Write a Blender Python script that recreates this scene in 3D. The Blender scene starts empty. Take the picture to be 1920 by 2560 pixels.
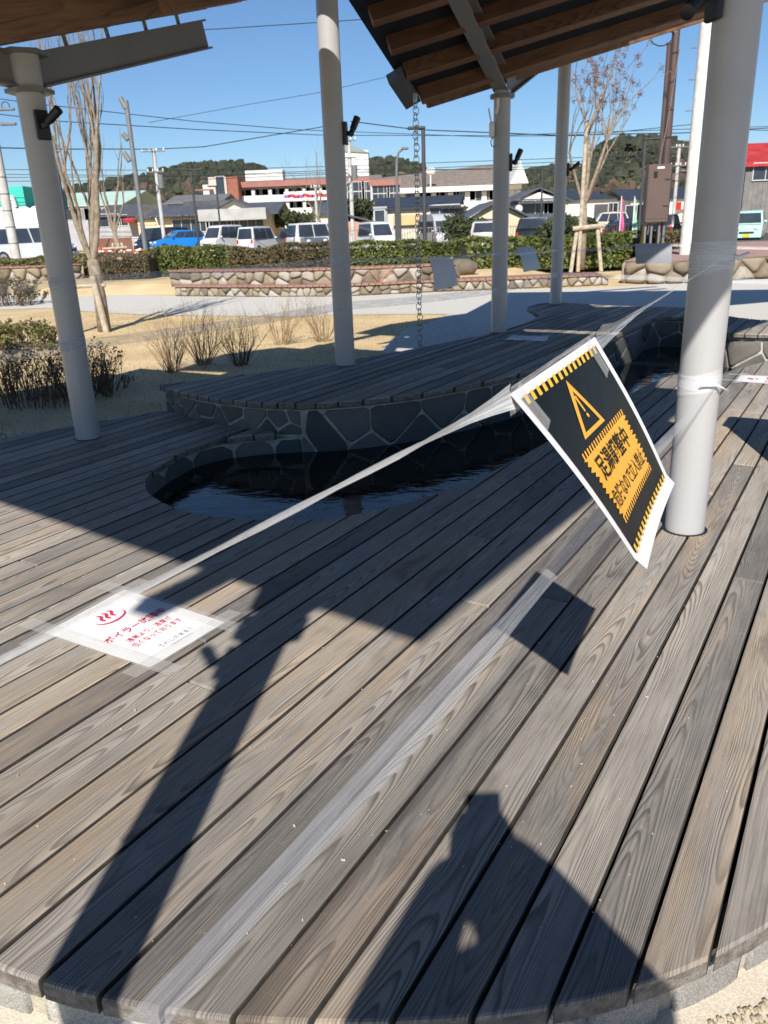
import bpy, math, random
import numpy as np
from mathutils import Vector, Matrix
SC = bpy.context.scene
COL = SC.collection
R = math.radians
# ---------------------------------------------------------------- camera
CAMZ = 1.15
F_PX = 1950.0
TH = math.atan(708 / F_PX)            # pitch below the horizon
RO = math.atan(203 / 5398.0)          # roll of the hand-held phone
ct, st, cr, sr = math.cos(TH), math.sin(TH), math.cos(RO), math.sin(RO)
cam = bpy.data.cameras.new('camera')
camo = bpy.data.objects.new('camera', cam)
COL.objects.link(camo)
xc = Vector((cr, -sr * st, -sr * ct)); yc = Vector((sr, cr * st, cr * ct)); zc = Vector((0, -ct, st))
M = Matrix((xc, yc, zc)).transposed().to_4x4()
M.translation = (0, 0, CAMZ)
camo.matrix_world = M
cam.sensor_fit = 'VERTICAL'
cam.sensor_height = 36.0
cam.lens = 36.0 * F_PX / 2560.0
cam.clip_start = 0.01
cam.clip_end = 3000
cam.dof.use_dof = True
cam.dof.focus_distance = 1.7
cam.dof.aperture_fstop = 12.0
SC.camera = camo
# ---------------------------------------------------------------- sky, sun, exposure
SUN = Vector((0.1022, 0.7614, -0.6401)).normalized()      # travel direction of the light
world = bpy.data.worlds.new('World')
SC.world = world
world.use_nodes = True
nt = world.node_tree
nt.nodes.clear()
sky = nt.nodes.new('ShaderNodeTexSky')
sky.sky_type = 'NISHITA'
sky.sun_disc = False
sky.sun_elevation = math.asin(-SUN.z)
sky.sun_rotation = math.atan2(-SUN.x, -SUN.y)
sky.altitude = 3000
sky.air_density = 1.5
sky.dust_density = 0.0
sky.ozone_density = 8.0
bg = nt.nodes.new('ShaderNodeBackground')
bg.inputs['Strength'].default_value = 0.07
out = nt.nodes.new('ShaderNodeOutputWorld')
nt.links.new(sky.outputs[0], bg.inputs[0])
nt.links.new(bg.outputs[0], out.inputs[0])
sl = bpy.data.lights.new('sun', 'SUN')
sl.energy = 4.6
sl.angle = R(0.53)
sl.color = (1.0, 0.93, 0.84)
so = bpy.data.objects.new('sun', sl)
COL.objects.link(so)
so.rotation_euler = SUN.to_track_quat('-Z', 'Y').to_euler()
so.location = (-3, -20, 20)
SC.view_settings.view_transform = 'Standard'
SC.view_settings.look = 'None'
SC.view_settings.exposure = 0.6
SC.view_settings.gamma = 1.0
SC.view_settings.use_curve_mapping = False
SC.cycles.max_bounces = 8
SC.cycles.transparent_max_bounces = 24

# ---------------------------------------------------------------- placing helpers
def ray(px, py):                       # photograph pixel -> world direction
    u = (px - 960) / F_PX; v = -(py - 1280) / F_PX
    a = u * cr + v * sr; b = -u * sr + v * cr
    return Vector((a, ct + b * st, -st + b * ct))
DS = 1920 / 1659.0
C0 = Vector((0, 0, CAMZ))
def atY(px, py, Y):
    r = ray(px, py); return C0 + r * (Y / r.y)
def onZ(px, py, z=0.0):
    r = ray(px, py); return C0 + r * ((z - CAMZ) / r.z)
def W(x, y, Y):                        # 1659-wide coordinates
    return atY(x * DS, y * DS, Y)
def GZ(x, y, z=-0.14):
    return onZ(x * DS, y * DS, z)
GRD = -0.14
UA = R(58.2)
U = Vector((math.cos(UA), math.sin(UA), 0)); V = Vector((-math.sin(UA), math.cos(UA), 0))
def uv(p): return (p[0] * U.x + p[1] * U.y, p[0] * V.x + p[1] * V.y)
def xy(u, v, z=0.0): return Vector((U.x * u + V.x * v, U.y * u + V.y * v, z))
# ---------------------------------------------------------------- object helpers
def tag(o, label=None, cat=None, group=None, kind=None):
    if label: o['label'] = label
    if cat: o['category'] = cat
    if group: o['group'] = group
    if kind: o['kind'] = kind
    return o
def thing(name, label, cat, loc=(0, 0, 0), rz=0, group=None):
    o = bpy.data.objects.new(name, None); COL.objects.link(o)
    o.empty_display_size = 0.1
    o.location = loc; o.rotation_euler = (0, 0, rz)
    return tag(o, label, cat, group)
def link(name, me, parent=None):
    o = bpy.data.objects.new(name, me); COL.objects.link(o)
    if parent is not None: o.parent = parent
    return o
class MB:
    def __init__(s): s.v = []; s.f = []; s.uv = None
    def add(s, vs, fs):
        n = len(s.v); s.v.extend([tuple(p) for p in vs]); s.f.extend([tuple(i + n for i in f) for f in fs]); return s
    def box(s, c, size, rz=0, M=None):
        hx, hy, hz = size[0] / 2, size[1] / 2, size[2] / 2
        vs = [Vector((x, y, z)) for z in (-hz, hz) for x, y in ((-hx, -hy), (hx, -hy), (hx, hy), (-hx, hy))]
        m = M if M is not None else Matrix.Rotation(rz, 3, 'Z')
        c = Vector(c)
        return s.add([c + m @ p for p in vs], [(3, 2, 1, 0), (4, 5, 6, 7), (0, 1, 5, 4), (1, 2, 6, 5), (2, 3, 7, 6), (3, 0, 4, 7)])
    def bbox(s, c, size, b=0.01, rz=0, M=None):      # box with chamfered edges
        hx, hy, hz = size[0] / 2, size[1] / 2, size[2] / 2
        m = M if M is not None else Matrix.Rotation(rz, 3, 'Z')
        c = Vector(c)
        rings = []
        for z, ins in ((-hz, b), (-hz + b, 0), (hz - b, 0), (hz, b)):
            X, Y = hx - ins, hy - ins
            rings.append([(-X + b, -Y, z), (X - b, -Y, z), (X, -Y + b, z), (X, Y - b, z), (X - b, Y, z), (-X + b, Y, z), (-X, Y - b, z), (-X, -Y + b, z)])
        vs = [c + m @ Vector(p) for r in rings for p in r]
        fs = [tuple(range(7, -1, -1)), tuple(range(24, 32))]
        for k in range(3):
            for i in range(8):
                j = (i + 1) % 8; fs.append((k * 8 + i, k * 8 + j, k * 8 + 8 + j, k * 8 + 8 + i))
        return s.add(vs, fs)
    def tube(s, pts, rad, n=8, cap=True):
        pts = [Vector(p) for p in pts]
        if not hasattr(rad, '__len__'): rad = [rad] * len(pts)
        vs = []; fs = []
        up = None
        for i, p in enumerate(pts):
            d = (pts[min(i + 1, len(pts) - 1)] - pts[max(i - 1, 0)])
            if d.length < 1e-9: d = Vector((0, 0, 1))
            d.normalize()
            if up is None:
                up = d.orthogonal().normalized()
                if abs(d.z) > 0.95: up = Vector((1, 0, 0)) - d * d.x; up.normalize()
            else:
                up = up - d * up.dot(d)
                if up.length < 1e-6: up = d.orthogonal()
                up.normalize()
            w = d.cross(up)
            for k in range(n):
                a = 2 * math.pi * k / n
                vs.append(p + (up * math.cos(a) + w * math.sin(a)) * rad[i])
        for i in range(len(pts) - 1):
            for k in range(n):
                k2 = (k + 1) % n
                fs.append((i * n + k, i * n + k2, (i + 1) * n + k2, (i + 1) * n + k))
        if cap:
            fs.append(tuple(range(n - 1, -1, -1))); fs.append(tuple((len(pts) - 1) * n + k for k in range(n)))
        return s.add(vs, fs)
    def prism(s, poly, z0, z1):
        n = len(poly)
        vs = [(p[0], p[1], z0) for p in poly] + [(p[0], p[1], z1) for p in poly]
        fs = [tuple(range(n - 1, -1, -1)), tuple(range(n, 2 * n))] + [(i, (i + 1) % n, n + (i + 1) % n, n + i) for i in range(n)]
        return s.add(vs, fs)
    def slab(s, poly, t):                 # 3D polygon thickened along its normal (down by t)
        p = [Vector(q) for q in poly]; nrm = (p[1] - p[0]).cross(p[-1] - p[0]).normalized()
        if nrm.z < 0: p.reverse(); nrm = -nrm
        n = len(p)
        vs = p + [q - nrm * t for q in p]
        fs = [tuple(range(n)), tuple(range(2 * n - 1, n - 1, -1))] + [(n + i, n + (i + 1) % n, (i + 1) % n, i) for i in range(n)]
        return s.add(vs, fs)
    def sphere(s, c, r, nu=10, nv=6, sc=(1, 1, 1), jit=0, rng=None):
        vs = []; fs = []
        c = Vector(c)
        for j in range(1, nv):
            ph = math.pi * j / nv
            for i in range(nu):
                a = 2 * math.pi * i / nu
                k = r * (1 + (rng.uniform(-jit, jit) if jit else 0))
                vs.append(c + Vector((k * math.sin(ph) * math.cos(a) * sc[0], k * math.sin(ph) * math.sin(a) * sc[1], k * math.cos(ph) * sc[2])))
        t = len(vs); vs.append(c + Vector((0, 0, r * sc[2]))); vs.append(c - Vector((0, 0, r * sc[2])))
        for j in range(nv - 2):
            for i in range(nu):
                i2 = (i + 1) % nu
                fs.append((j * nu + i, (j + 1) * nu + i, (j + 1) * nu + i2, j * nu + i2))
        for i in range(nu):
            fs.append((t, i, (i + 1) % nu)); fs.append((t + 1, (nv - 2) * nu + (i + 1) % nu, (nv - 2) * nu + i))
        return s.add(vs, fs)
    def ring(s, c, ax, R_, r, n=14, m=6):
        ax = Vector(ax).normalized(); a = ax.orthogonal().normalized(); b = ax.cross(a); c = Vector(c)
        vs = []; fs = []
        for i in range(n):
            t = 2 * math.pi * i / n; d = a * math.cos(t) + b * math.sin(t)
            for k in range(m):
                q = 2 * math.pi * k / m
                vs.append(c + d * (R_ + r * math.cos(q)) + ax * r * math.sin(q))
        for i in range(n):
            for k in range(m):
                fs.append((i * m + k, ((i + 1) % n) * m + k, ((i + 1) % n) * m + (k + 1) % m, i * m + (k + 1) % m))
        return s.add(vs, fs)
    def mesh(s, name, mat, smooth=False):
        me = bpy.data.meshes.new(name)
        me.from_pydata(s.v, [], s.f); me.update()
        if mat: me.materials.append(mat)
        if smooth: me.polygons.foreach_set('use_smooth', [True] * len(me.polygons))
        return me
    def build(s, name, mat, parent=None, smooth=False):
        return link(name, s.mesh(name, mat, smooth), parent)
def smooth_by_angle(o, deg=40):
    me = o.data
    me.polygons.foreach_set('use_smooth', [True] * len(me.polygons))
    me.set_sharp_from_angle(angle=R(deg))
    return o
# ---------------------------------------------------------------- materials
def nd(t, typ, **kw):
    n = t.nodes.new('ShaderNode' + typ)
    for k, v in kw.items(): setattr(n, k, v)
    return n
MATS = {}
def mat(name, col, rough=0.6, var=0.12, scale=4.0, bump=0.0, bscale=60.0, metal=0.0, coat=0.0, col2=None, spec=0.5, detail=4.0, fac_lo=0.35, fac_hi=0.65, coords='Object'):
    if name in MATS: return MATS[name]
    m = bpy.data.materials.new(name); m.use_nodes = True
    t = m.node_tree; b = t.nodes['Principled BSDF']
    b.inputs['Roughness'].default_value = rough; b.inputs['Metallic'].default_value = metal
    b.inputs['Coat Weight'].default_value = coat; b.inputs['Specular IOR Level'].default_value = spec
    tc = nd(t, 'TexCoord'); nz = nd(t, 'TexNoise')
    nz.inputs['Scale'].default_value = scale; nz.inputs['Detail'].default_value = detail
    t.links.new(tc.outputs[coords], nz.inputs['Vector'])
    rp = nd(t, 'ValToRGB')
    rp.color_ramp.elements[0].position = fac_lo; rp.color_ramp.elements[1].position = fac_hi
    c2 = col2 if col2 else tuple(c * (1 - var) for c in col)
    c1 = col if col2 else tuple(min(1, c * (1 + var)) for c in col)
    rp.color_ramp.elements[0].color = (*c2, 1); rp.color_ramp.elements[1].color = (*c1, 1)
    t.links.new(nz.outputs[0], rp.inputs[0]); t.links.new(rp.outputs[0], b.inputs['Base Color'])
    if bump:
        n2 = nd(t, 'TexNoise'); n2.inputs['Scale'].default_value = bscale; n2.inputs['Detail'].default_value = 3
        t.links.new(tc.outputs[coords], n2.inputs['Vector'])
        bp = nd(t, 'Bump'); bp.inputs['Strength'].default_value = bump; bp.inputs['Distance'].default_value = 0.01
        t.links.new(n2.outputs[0], bp.inputs['Height']); t.links.new(bp.outputs[0], b.inputs['Normal'])
    MATS[name] = m
    return m
def ramp(t, stops, inp=None):
    r = nd(t, 'ValToRGB'); e = r.color_ramp.elements
    while len(e) < len(stops): e.new(0.5)
    for k, (p, c) in enumerate(stops):
        e[k].position = p; e[k].color = (*c, 1) if len(c) == 3 else c
    if inp is not None: t.links.new(inp, r.inputs[0])
    return r
def mth(t, op, a, b=None, clamp=False):
    n = nd(t, 'Math', operation=op); n.use_clamp = clamp
    for k, x in enumerate((a, b)):
        if x is None: continue
        if isinstance(x, (int, float)): n.inputs[k].default_value = x
        else: t.links.new(x, n.inputs[k])
    return n.outputs[0]
def mixc(t, fac, a, b, mode='MIX'):
    n = nd(t, 'MixRGB', blend_type=mode)
    for k, x in ((0, fac), (1, a), (2, b)):
        if isinstance(x, (int, float)): n.inputs[k].default_value = x
        elif isinstance(x, tuple): n.inputs[k].default_value = (*x, 1)
        else: t.links.new(x, n.inputs[k])
    return n.outputs[0]
def nd_y(t, tc):
    q = nd(t, 'SeparateXYZ'); t.links.new(tc.outputs['Object'], q.inputs[0]); return q.outputs[1]
def wood_mat(name, greys, warm, dark, warm_amt=0.5, rough=0.75, line_amt=0.75, bump=0.35, specks=0.25, use_uv=False, edge_wear=False, A=2600.0, S=22.0, lo=0.3):
    """weathered flat-sawn board: nested growth-ring parabolas, X along the board and Y across it (centred)."""
    m = bpy.data.materials.new(name); m.use_nodes = True
    t = m.node_tree; b = t.nodes['Principled BSDF']; b.inputs['Roughness'].default_value = rough
    b.inputs['Specular IOR Level'].default_value = 0.3
    tc = nd(t, 'TexCoord'); oi = nd(t, 'ObjectInfo'); rnd = oi.outputs['Random']
    sx = nd(t, 'SeparateXYZ'); t.links.new(tc.outputs['UV' if use_uv else 'Object'], sx.inputs[0])
    X = sx.outputs[0]; Y = sx.outputs[1]; Z = sx.outputs[2]
    fr = lambda k: mth(t, 'FRACT', mth(t, 'MULTIPLY', rnd, k))
    r2, r3, r4 = fr(7.31), fr(13.7), fr(29.3)
    off = mth(t, 'MULTIPLY', rnd, 37.0)
    def vec(ax, ay, az=1.0):
        c = nd(t, 'CombineXYZ')
        t.links.new(mth(t, 'ADD', mth(t, 'MULTIPLY', X, ax), off), c.inputs[0])
        t.links.new(mth(t, 'ADD', mth(t, 'MULTIPLY', Y, ay), mth(t, 'MULTIPLY', off, 1.7)), c.inputs[1])
        t.links.new(mth(t, 'MULTIPLY', Z, az), c.inputs[2])
        return c.outputs[0]
    def noise(v, sc, det=2.0, rg=0.5, dist=0.0):
        n = nd(t, 'TexNoise'); n.inputs['Scale'].default_value = sc; n.inputs['Detail'].default_value = det
        n.inputs['Roughness'].default_value = rg; n.inputs['Distortion'].default_value = dist
        t.links.new(v, n.inputs['Vector']); return n.outputs[0]
    w1 = noise(vec(1.1, 7.0, 7.0), 1.0, 2, 0.45)                     # slow wander of the rings
    w2 = noise(vec(5.0, 24.0, 24.0), 1.0, 2, 0.5)
    yc = mth(t, 'ADD', Y, mth(t, 'MULTIPLY', mth(t, 'SUBTRACT', r2, 0.5), 0.11))
    yy = mth(t, 'ADD', yc, mth(t, 'MULTIPLY', mth(t, 'SUBTRACT', w1, 0.5), 0.055))
    g = mth(t, 'MULTIPLY', mth(t, 'MULTIPLY', yy, yy), A)
    g = mth(t, 'ADD', g, mth(t, 'MULTIPLY', X, mth(t, 'MULTIPLY', mth(t, 'SUBTRACT', r3, 0.5), S)))
    g = mth(t, 'ADD', g, mth(t, 'MULTIPLY', w1, 13.0)); g = mth(t, 'ADD', g, mth(t, 'MULTIPLY', w2, 0.9))
    saw = mth(t, 'FRACT', g)
    ringl = ramp(t, [(0.0, (0.1,) * 3), (0.05, (0,) * 3), (0.45, (0.02,) * 3), (0.86, (1,) * 3), (0.95, (0.8,) * 3), (1.0, (0.1,) * 3)], saw).outputs[0]
    vary = ramp(t, [(0.36, (0.22,) * 3), (0.62, (1,) * 3)], noise(vec(1.4, 11, 11), 1.0, 2)).outputs[0]
    ringl = mth(t, 'MULTIPLY', ringl, vary)
    fine = noise(vec(6.0, 210, 210), 1.0, 3, 0.6)
    blot = noise(vec(1.3, 5, 5), 1.0, 4, 0.6)
    tone = mth(t, 'ADD', mth(t, 'MULTIPLY', blot, 0.6), mth(t, 'MULTIPLY', r4, 0.45))
    base = ramp(t, [(lo, greys[0]), (0.52, greys[1]), (0.80, greys[2])], tone).outputs[0]
    wm = ramp(t, [(0.50, (0,) * 3), (0.72, (1,) * 3)], mth(t, 'ADD', mth(t, 'MULTIPLY', noise(vec(0.9, 9, 9), 1.3, 3, 0.6), 0.8), mth(t, 'MULTIPLY', r2, 0.22))).outputs[0]
    base = mixc(t, mth(t, 'MULTIPLY', wm, warm_amt), base, warm)
    base = mixc(t, mth(t, 'MULTIPLY', ringl, line_amt), base, dark)
    fl = ramp(t, [(0.34, (0.68,) * 3), (0.5, (0.98,) * 3), (0.72, (1.16,) * 3)], fine).outputs[0]
    base = mixc(t, 0.9, base, fl, 'MULTIPLY')
    if specks:
        sc2 = noise(vec(9, 8, 8), 2.0, 5, 0.75, 2.5)
        scm = ramp(t, [(0.60, (0,) * 3), (0.66, (1,) * 3)], sc2).outputs[0]
        base = mixc(t, mth(t, 'MULTIPLY', scm, specks), base, (0.36, 0.29, 0.22))
        st = ramp(t, [(0.60, (1.0,) * 3), (0.74, (0.62,) * 3)], noise(vec(2.2, 4.5, 4.5), 1.0, 4, 0.65)).outputs[0]
        base = mixc(t, 1.0, base, st, 'MULTIPLY')
    if edge_wear:
        wy = ramp(t, [(0.0, (0.74,) * 3), (1.0, (1.0,) * 3)], mth(t, 'ADD', mth(t, 'MULTIPLY', mth(t, 'SUBTRACT', nd_y(t, tc), 0.8), 0.75), mth(t, 'MULTIPLY', mth(t, 'SUBTRACT', blot, 0.5), 0.9))).outputs[0]
        base = mixc(t, 1.0, base, wy, 'MULTIPLY')
    t.links.new(base, b.inputs['Base Color'])
    hgt = mth(t, 'ADD', mth(t, 'MULTIPLY', ringl, -0.6), mth(t, 'MULTIPLY', fine, 0.5))
    bp = nd(t, 'Bump'); bp.inputs['Strength'].default_value = bump; bp.inputs['Distance'].default_value = 0.003
    t.links.new(hgt, bp.inputs['Height']); t.links.new(bp.outputs[0], b.inputs['Normal'])
    MATS[name] = m
    return m
M_DECK = wood_mat('weathered_deck', ((0.19, 0.178, 0.167), (0.335, 0.31, 0.278), (0.49, 0.44, 0.375)), (0.50, 0.35, 0.205), (0.07, 0.06, 0.053), warm_amt=0.5, line_amt=0.72, bump=0.6, use_uv=True, edge_wear=True, specks=0.4)
M_CEDAR = wood_mat('cedar_rafter', ((0.125, 0.066, 0.042), (0.175, 0.095, 0.056), (0.23, 0.135, 0.08)), (0.24, 0.155, 0.09), (0.06, 0.026, 0.014), warm_amt=0.4, rough=0.55, line_amt=0.6, bump=0.1, specks=0.0, A=1500, S=14)
M_ROOF = mat('roof_sheet', (0.014, 0.018, 0.027), 0.45, 0.2, 3)
M_STEEL = mat('painted_steel', (0.40, 0.402, 0.405), 0.36, 0.05, 2.2, coat=0.15, col2=(0.35, 0.352, 0.355), detail=8, fac_lo=0.28, fac_hi=0.5)
M_BEAM = mat('grey_beam_paint', (0.175, 0.178, 0.185), 0.45, 0.06, 2.5)
M_BLACK = mat('black_metal', (0.012, 0.013, 0.016), 0.45, 0.2, 8)
M_CHAIN = mat('chain_steel', (0.32, 0.31, 0.29), 0.3, 0.15, 20, metal=0.9)
M_MORTAR = mat('mortar', (0.40, 0.375, 0.32), 0.9, 0.22, 18, bump=0.5, bscale=120)
def stone_mat(name, a, b_, rough=0.8, grain=0.5, vein=(0.05, 0.05, 0.055)):
    m = bpy.data.materials.new(name); m.use_nodes = True
    t = m.node_tree; b = t.nodes['Principled BSDF']; b.inputs['Roughness'].default_value = rough
    tc = nd(t, 'TexCoord'); oi = nd(t, 'ObjectInfo')
    n1 = nd(t, 'TexNoise'); n1.inputs['Scale'].default_value = 6; n1.inputs['Detail'].default_value = 5; n1.inputs['Roughness'].default_value = 0.65
    n2 = nd(t, 'TexNoise'); n2.inputs['Scale'].default_value = 260; n2.inputs['Detail'].default_value = 2
    t.links.new(tc.outputs['Object'], n1.inputs['Vector']); t.links.new(tc.outputs['Object'], n2.inputs['Vector'])
    f = mth(t, 'ADD', mth(t, 'MULTIPLY', n1.outputs[0], 0.6), mth(t, 'MULTIPLY', oi.outputs['Random'], 0.75))
    c = ramp(t, [(0.25, a[0]), (0.5, a[1]), (0.75, a[2]), (0.98, a[3])], f).outputs[0]
    g = ramp(t, [(0.40, (1 - grain,) * 3), (0.6, (1 + grain * 0.5,) * 3)], n2.outputs[0]).outputs[0]
    c = mixc(t, 1.0, c, g, 'MULTIPLY')
    t.links.new(c, b.inputs['Base Color'])
    bp = nd(t, 'Bump'); bp.inputs['Strength'].default_value = 0.5; bp.inputs['Distance'].default_value = 0.006
    t.links.new(mth(t, 'ADD', n1.outputs[0], mth(t, 'MULTIPLY', n2.outputs[0], 0.25)), bp.inputs['Height']); t.links.new(bp.outputs[0], b.inputs['Normal'])
    MATS[name] = m; return m
M_SLATE = stone_mat('dark_facing_stone', ((0.06, 0.066, 0.06), (0.09, 0.096, 0.086), (0.125, 0.115, 0.112), (0.16, 0.15, 0.135)), None, 0.75, 0.22)
M_SKIRT = stone_mat('skirt_stone', ((0.24, 0.23, 0.215), (0.31, 0.31, 0.28), (0.36, 0.33, 0.30), (0.42, 0.41, 0.36)), None, 0.85, 0.3)
M_FIELD = stone_mat('field_stone', ((0.13, 0.11, 0.08), (0.22, 0.175, 0.12), (0.30, 0.25, 0.18), (0.40, 0.37, 0.32)), None, 0.85, 0.3)
# ================================================================ ground
rng = random.Random(7)
def sheet(name, poly, z, m, kind='structure', sub=0):
    me = bpy.data.meshes.new(name)
    me.from_pydata([(p[0], p[1], z) for p in poly], [], [tuple(range(len(poly)))]); me.update()
    if me.polygons[0].normal.z < 0: me.flip_normals()
    me.materials.append(m)
    return tag(link(name, me), kind=kind)
M_LAWN = mat('dry_lawn', (0.66, 0.51, 0.295), 0.95, 0.3, 1.3, bump=0.9, bscale=90, col2=(0.50, 0.38, 0.20), detail=9, fac_lo=0.3, fac_hi=0.7)
M_GRAVEL = mat('gravel', (0.62, 0.60, 0.54), 0.95, 0.3, 45, bump=1.0, bscale=70, col2=(0.46, 0.45, 0.41), detail=6)
M_ASPH = mat('asphalt', (0.062, 0.062, 0.065), 0.9, 0.25, 3, bump=0.3, bscale=40, detail=8)
M_PEB = stone_mat('pebbles', ((0.40, 0.33, 0.23), (0.50, 0.43, 0.32), (0.58, 0.52, 0.42), (0.66, 0.62, 0.55)), None, 0.8, 0.15)
sheet('lawn', [(-900, -60), (900, -60), (900, 1500), (-900, 1500)], GRD, M_LAWN)
def gp(l, z=GRD): return [tuple(onZ(px, py, z)[:2]) for px, py in l]
# winding gravel path behind the lawn, opening into a gravel yard on the right
path = gp([(-140, 716), (73, 720), (127, 724), (212, 731), (330, 737), (444, 741), (640, 743), (879, 741), (1083, 731), (1280, 724), (1527, 719), (1720, 706), (1920, 698), (2300, 690)])
yard = [(14, 9), (12, 3), (6, 0.6), (3.2, 3.5), (4.4, 6.2), (3.2, 9.3), (2.0, 10.6), (1.2, 8.3), (0.55, 7.2)]
path += yard + gp([(950, 880), (975, 852), (1010, 830), (1090, 802), (1122, 786), (1000, 786), (879, 788), (700, 792), (500, 790), (347, 787), (216, 779), (112, 771), (0, 775), (-140, 778)])
sheet('gravel_path', path, GRD + 0.006, M_GRAVEL)
sheet('gravel_yard', [(-4, -3), (4, -3), (4, 1.25), (0.8, 1.3), (0, 1.15), (-0.8, 1.3), (-4, 2.2)], GRD + 0.004, M_PEB)
p = MB(); r2 = random.Random(3)
for i in range(2600):
    x = r2.uniform(0.42, 1.15); y = r2.uniform(0.86, 1.25)
    if y > 0.93 + 0.42 * (x - 0.5) or y < 0.55: continue
    s = r2.uniform(0.003, 0.0075)
    p.sphere((x, y, GRD + 0.004 + s * 0.45), s, 5, 3, (r2.uniform(.8, 1.4), r2.uniform(.8, 1.4), r2.uniform(.5, .8)), 0.15, r2)
tag(p.build('pebbles', M_PEB), kind='stuff')
# ---------------------------------------------------------------- plank decks
SEAM = [.066, .166, .266, .366, .47, .58, .69, .80, .905, 1.013, 1.123, 1.235, 1.35, 1.46, 1.567, 1.675, 1.78, 1.90, 2.01, 2.12, 2.21, 2.32, 2.44, 2.556, 2.667]
while SEAM[-1] < 6: SEAM.append(SEAM[-1] + 0.1085)
while SEAM[0] > -4.2: SEAM.insert(0, SEAM[0] - 0.1085)
def crossings(poly, v):
    us = []
    n = len(poly)
    for i in range(n):
        a = poly[i]; b = poly[(i + 1) % n]
        if (a[1] > v) != (b[1] > v):
            us.append(a[0] + (v - a[1]) * (b[0] - a[0]) / (b[1] - a[1]))
    us.sort()
    return [(us[i], us[i + 1]) for i in range(0, len(us) - 1, 2)]
def plank_mesh(rows, z, th, bev, endround=True):
    # rows: list of (v, u0, u1, dz)
    m = MB(); vs = []; n = len(rows)
    er = 0.007
    for (v, a, b, dz) in rows:
        e = min(er, (b - a) * 0.25)
        vs += [xy(a, v, z - th), xy(a, v, z - e + dz), xy(a + e * .3, v, z - e * .3 + dz), xy(a + e, v, z + dz), xy(b - e, v, z + dz), xy(b - e * .3, v, z - e * .3 + dz), xy(b, v, z - e + dz), xy(b, v, z - th)]
    K = 8; fs = []
    for i in range(n - 1):
        for k in range(K - 1):
            fs.append((i * K + k, i * K + k + 1, (i + 1) * K + k + 1, (i + 1) * K + k))
    fs.append(tuple(range(K))); fs.append(tuple((n - 1) * K + k for k in range(K - 1, -1, -1)))
    for i in range(n - 1): fs.append((i * K + 7, i * K, (i + 1) * K, (i + 1) * K + 7))
    m.add(vs, [f[::-1] for f in fs])
    m.ends = [i * (K - 1) + k for i in range(n - 1) for k in (0, K - 2)]
    m.sides = [i for i in range(len(fs)) if i < K - 1 or (n - 2) * (K - 1) <= i < (n - 1) * (K - 1) or i in ((n - 1) * (K - 1), (n - 1) * (K - 1) + 1)]
    return m
M_PEND = mat('plank_end_grain', (0.16, 0.143, 0.125), 0.9, 0.35, 45, bump=0.6, bscale=160)
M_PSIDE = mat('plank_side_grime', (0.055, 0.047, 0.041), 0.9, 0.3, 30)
def lay_planks(parent, poly_xy, z, th, m, gap=0.0078, seed=1, lo=1.5, hi=3.4):
    poly = [uv(p) for p in poly_xy]
    rg = random.Random(seed)
    vmin = min(p[1] for p in poly); vmax = max(p[1] for p in poly)
    cnt = 0
    for i in range(len(SEAM) - 1):
        v0 = SEAM[i] + gap / 2; v1 = SEAM[i + 1] - gap / 2
        if v1 < vmin or v0 > vmax: continue
        lift = rg.uniform(-0.0012, 0.0012)
        vm = (v0 + v1) / 2
        sv = [(v0, -.005), (v0 + .0012, -.0016), (v0 + .005, 0), (v0 * .72 + v1 * .28, 0), (vm, 0), (v0 * .28 + v1 * .72, 0), (v1 - .005, 0), (v1 - .0012, -.0016), (v1, -.005)]
        mids = crossings(poly, vm)
        if not mids:
            mids = crossings(poly, v0 + .01) or crossings(poly, v1 - .01)
        for (a, b) in mids:
            rows = []
            for v, dz in sv:
                best = None
                for c in crossings(poly, v):
                    ov = min(b, c[1]) - max(a, c[0])
                    if ov > 0 and (best is None or ov > best[0]): best = (ov, c)
                if best: rows.append([v, best[1][0], best[1][1], dz + lift])
            if len(rows) < 2: continue
            ua = max(r[1] for r in rows); ub = min(r[2] for r in rows)
            cuts = []
            c = ua + rg.uniform(0.7, hi)
            while c < ub - 0.6:
                cuts.append(c); c += rg.uniform(lo, hi)
            edges = [None] + cuts + [None]
            for k in range(len(edges) - 1):
                rr = []
                for v, x0, x1, dz in rows:
                    A = x0 if edges[k] is None else edges[k] + 0.0008
                    B = x1 if edges[k + 1] is None else edges[k + 1] - 0.0008
                    if B - A > 0.004: rr.append((v, A, B, dz))
                if len(rr) < 2: continue
                pm_ = plank_mesh(rr, z, th, 0.003); po = pm_.build('plank', m, parent); cnt += 1
                po.data.materials.append(M_PSIDE); po.data.materials.append(M_PEND)
                ul = po.data.uv_layers.new(name='UVMap'); lv = [0] * len(po.data.loops); po.data.loops.foreach_get('vertex_index', lv); q_ = []
                for vi in lv: a_, b__ = uv(pm_.v[vi]); q_ += [a_, b__ - vm]
                ul.data.foreach_set('uv', q_)
                for i_ in pm_.ends: po.data.polygons[i_].material_index = 2
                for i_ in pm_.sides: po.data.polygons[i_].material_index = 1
    return cnt
def smooth_poly(pts, n=1, closed=False):
    for _ in range(n):
        q = []
        N = len(pts)
        for i in range(N if closed else N - 1):
            a = Vector(pts[i][:2]); b = Vector(pts[(i + 1) % N][:2])
            q += [a * .75 + b * .25, a * .25 + b * .75]
        if not closed: q = [Vector(pts[0][:2])] + q + [Vector(pts[-1][:2])]
        pts = q
    return [tuple(p[:2]) for p in pts]
near_edge = [(-3.4, 3.0), (-2.4, 2.2), (-1.7, 1.6), (-1.15, 1.2), (-.67, .972), (-.35, .886), (-.1, .862), (.15, .864), (.38, .902), (.63, 1.003), (.95, 1.2), (1.5, 1.55), (2.4, 1.9), (3.4, 2.2), (4.5, 3.4), (5.0, 5.2)]
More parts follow.
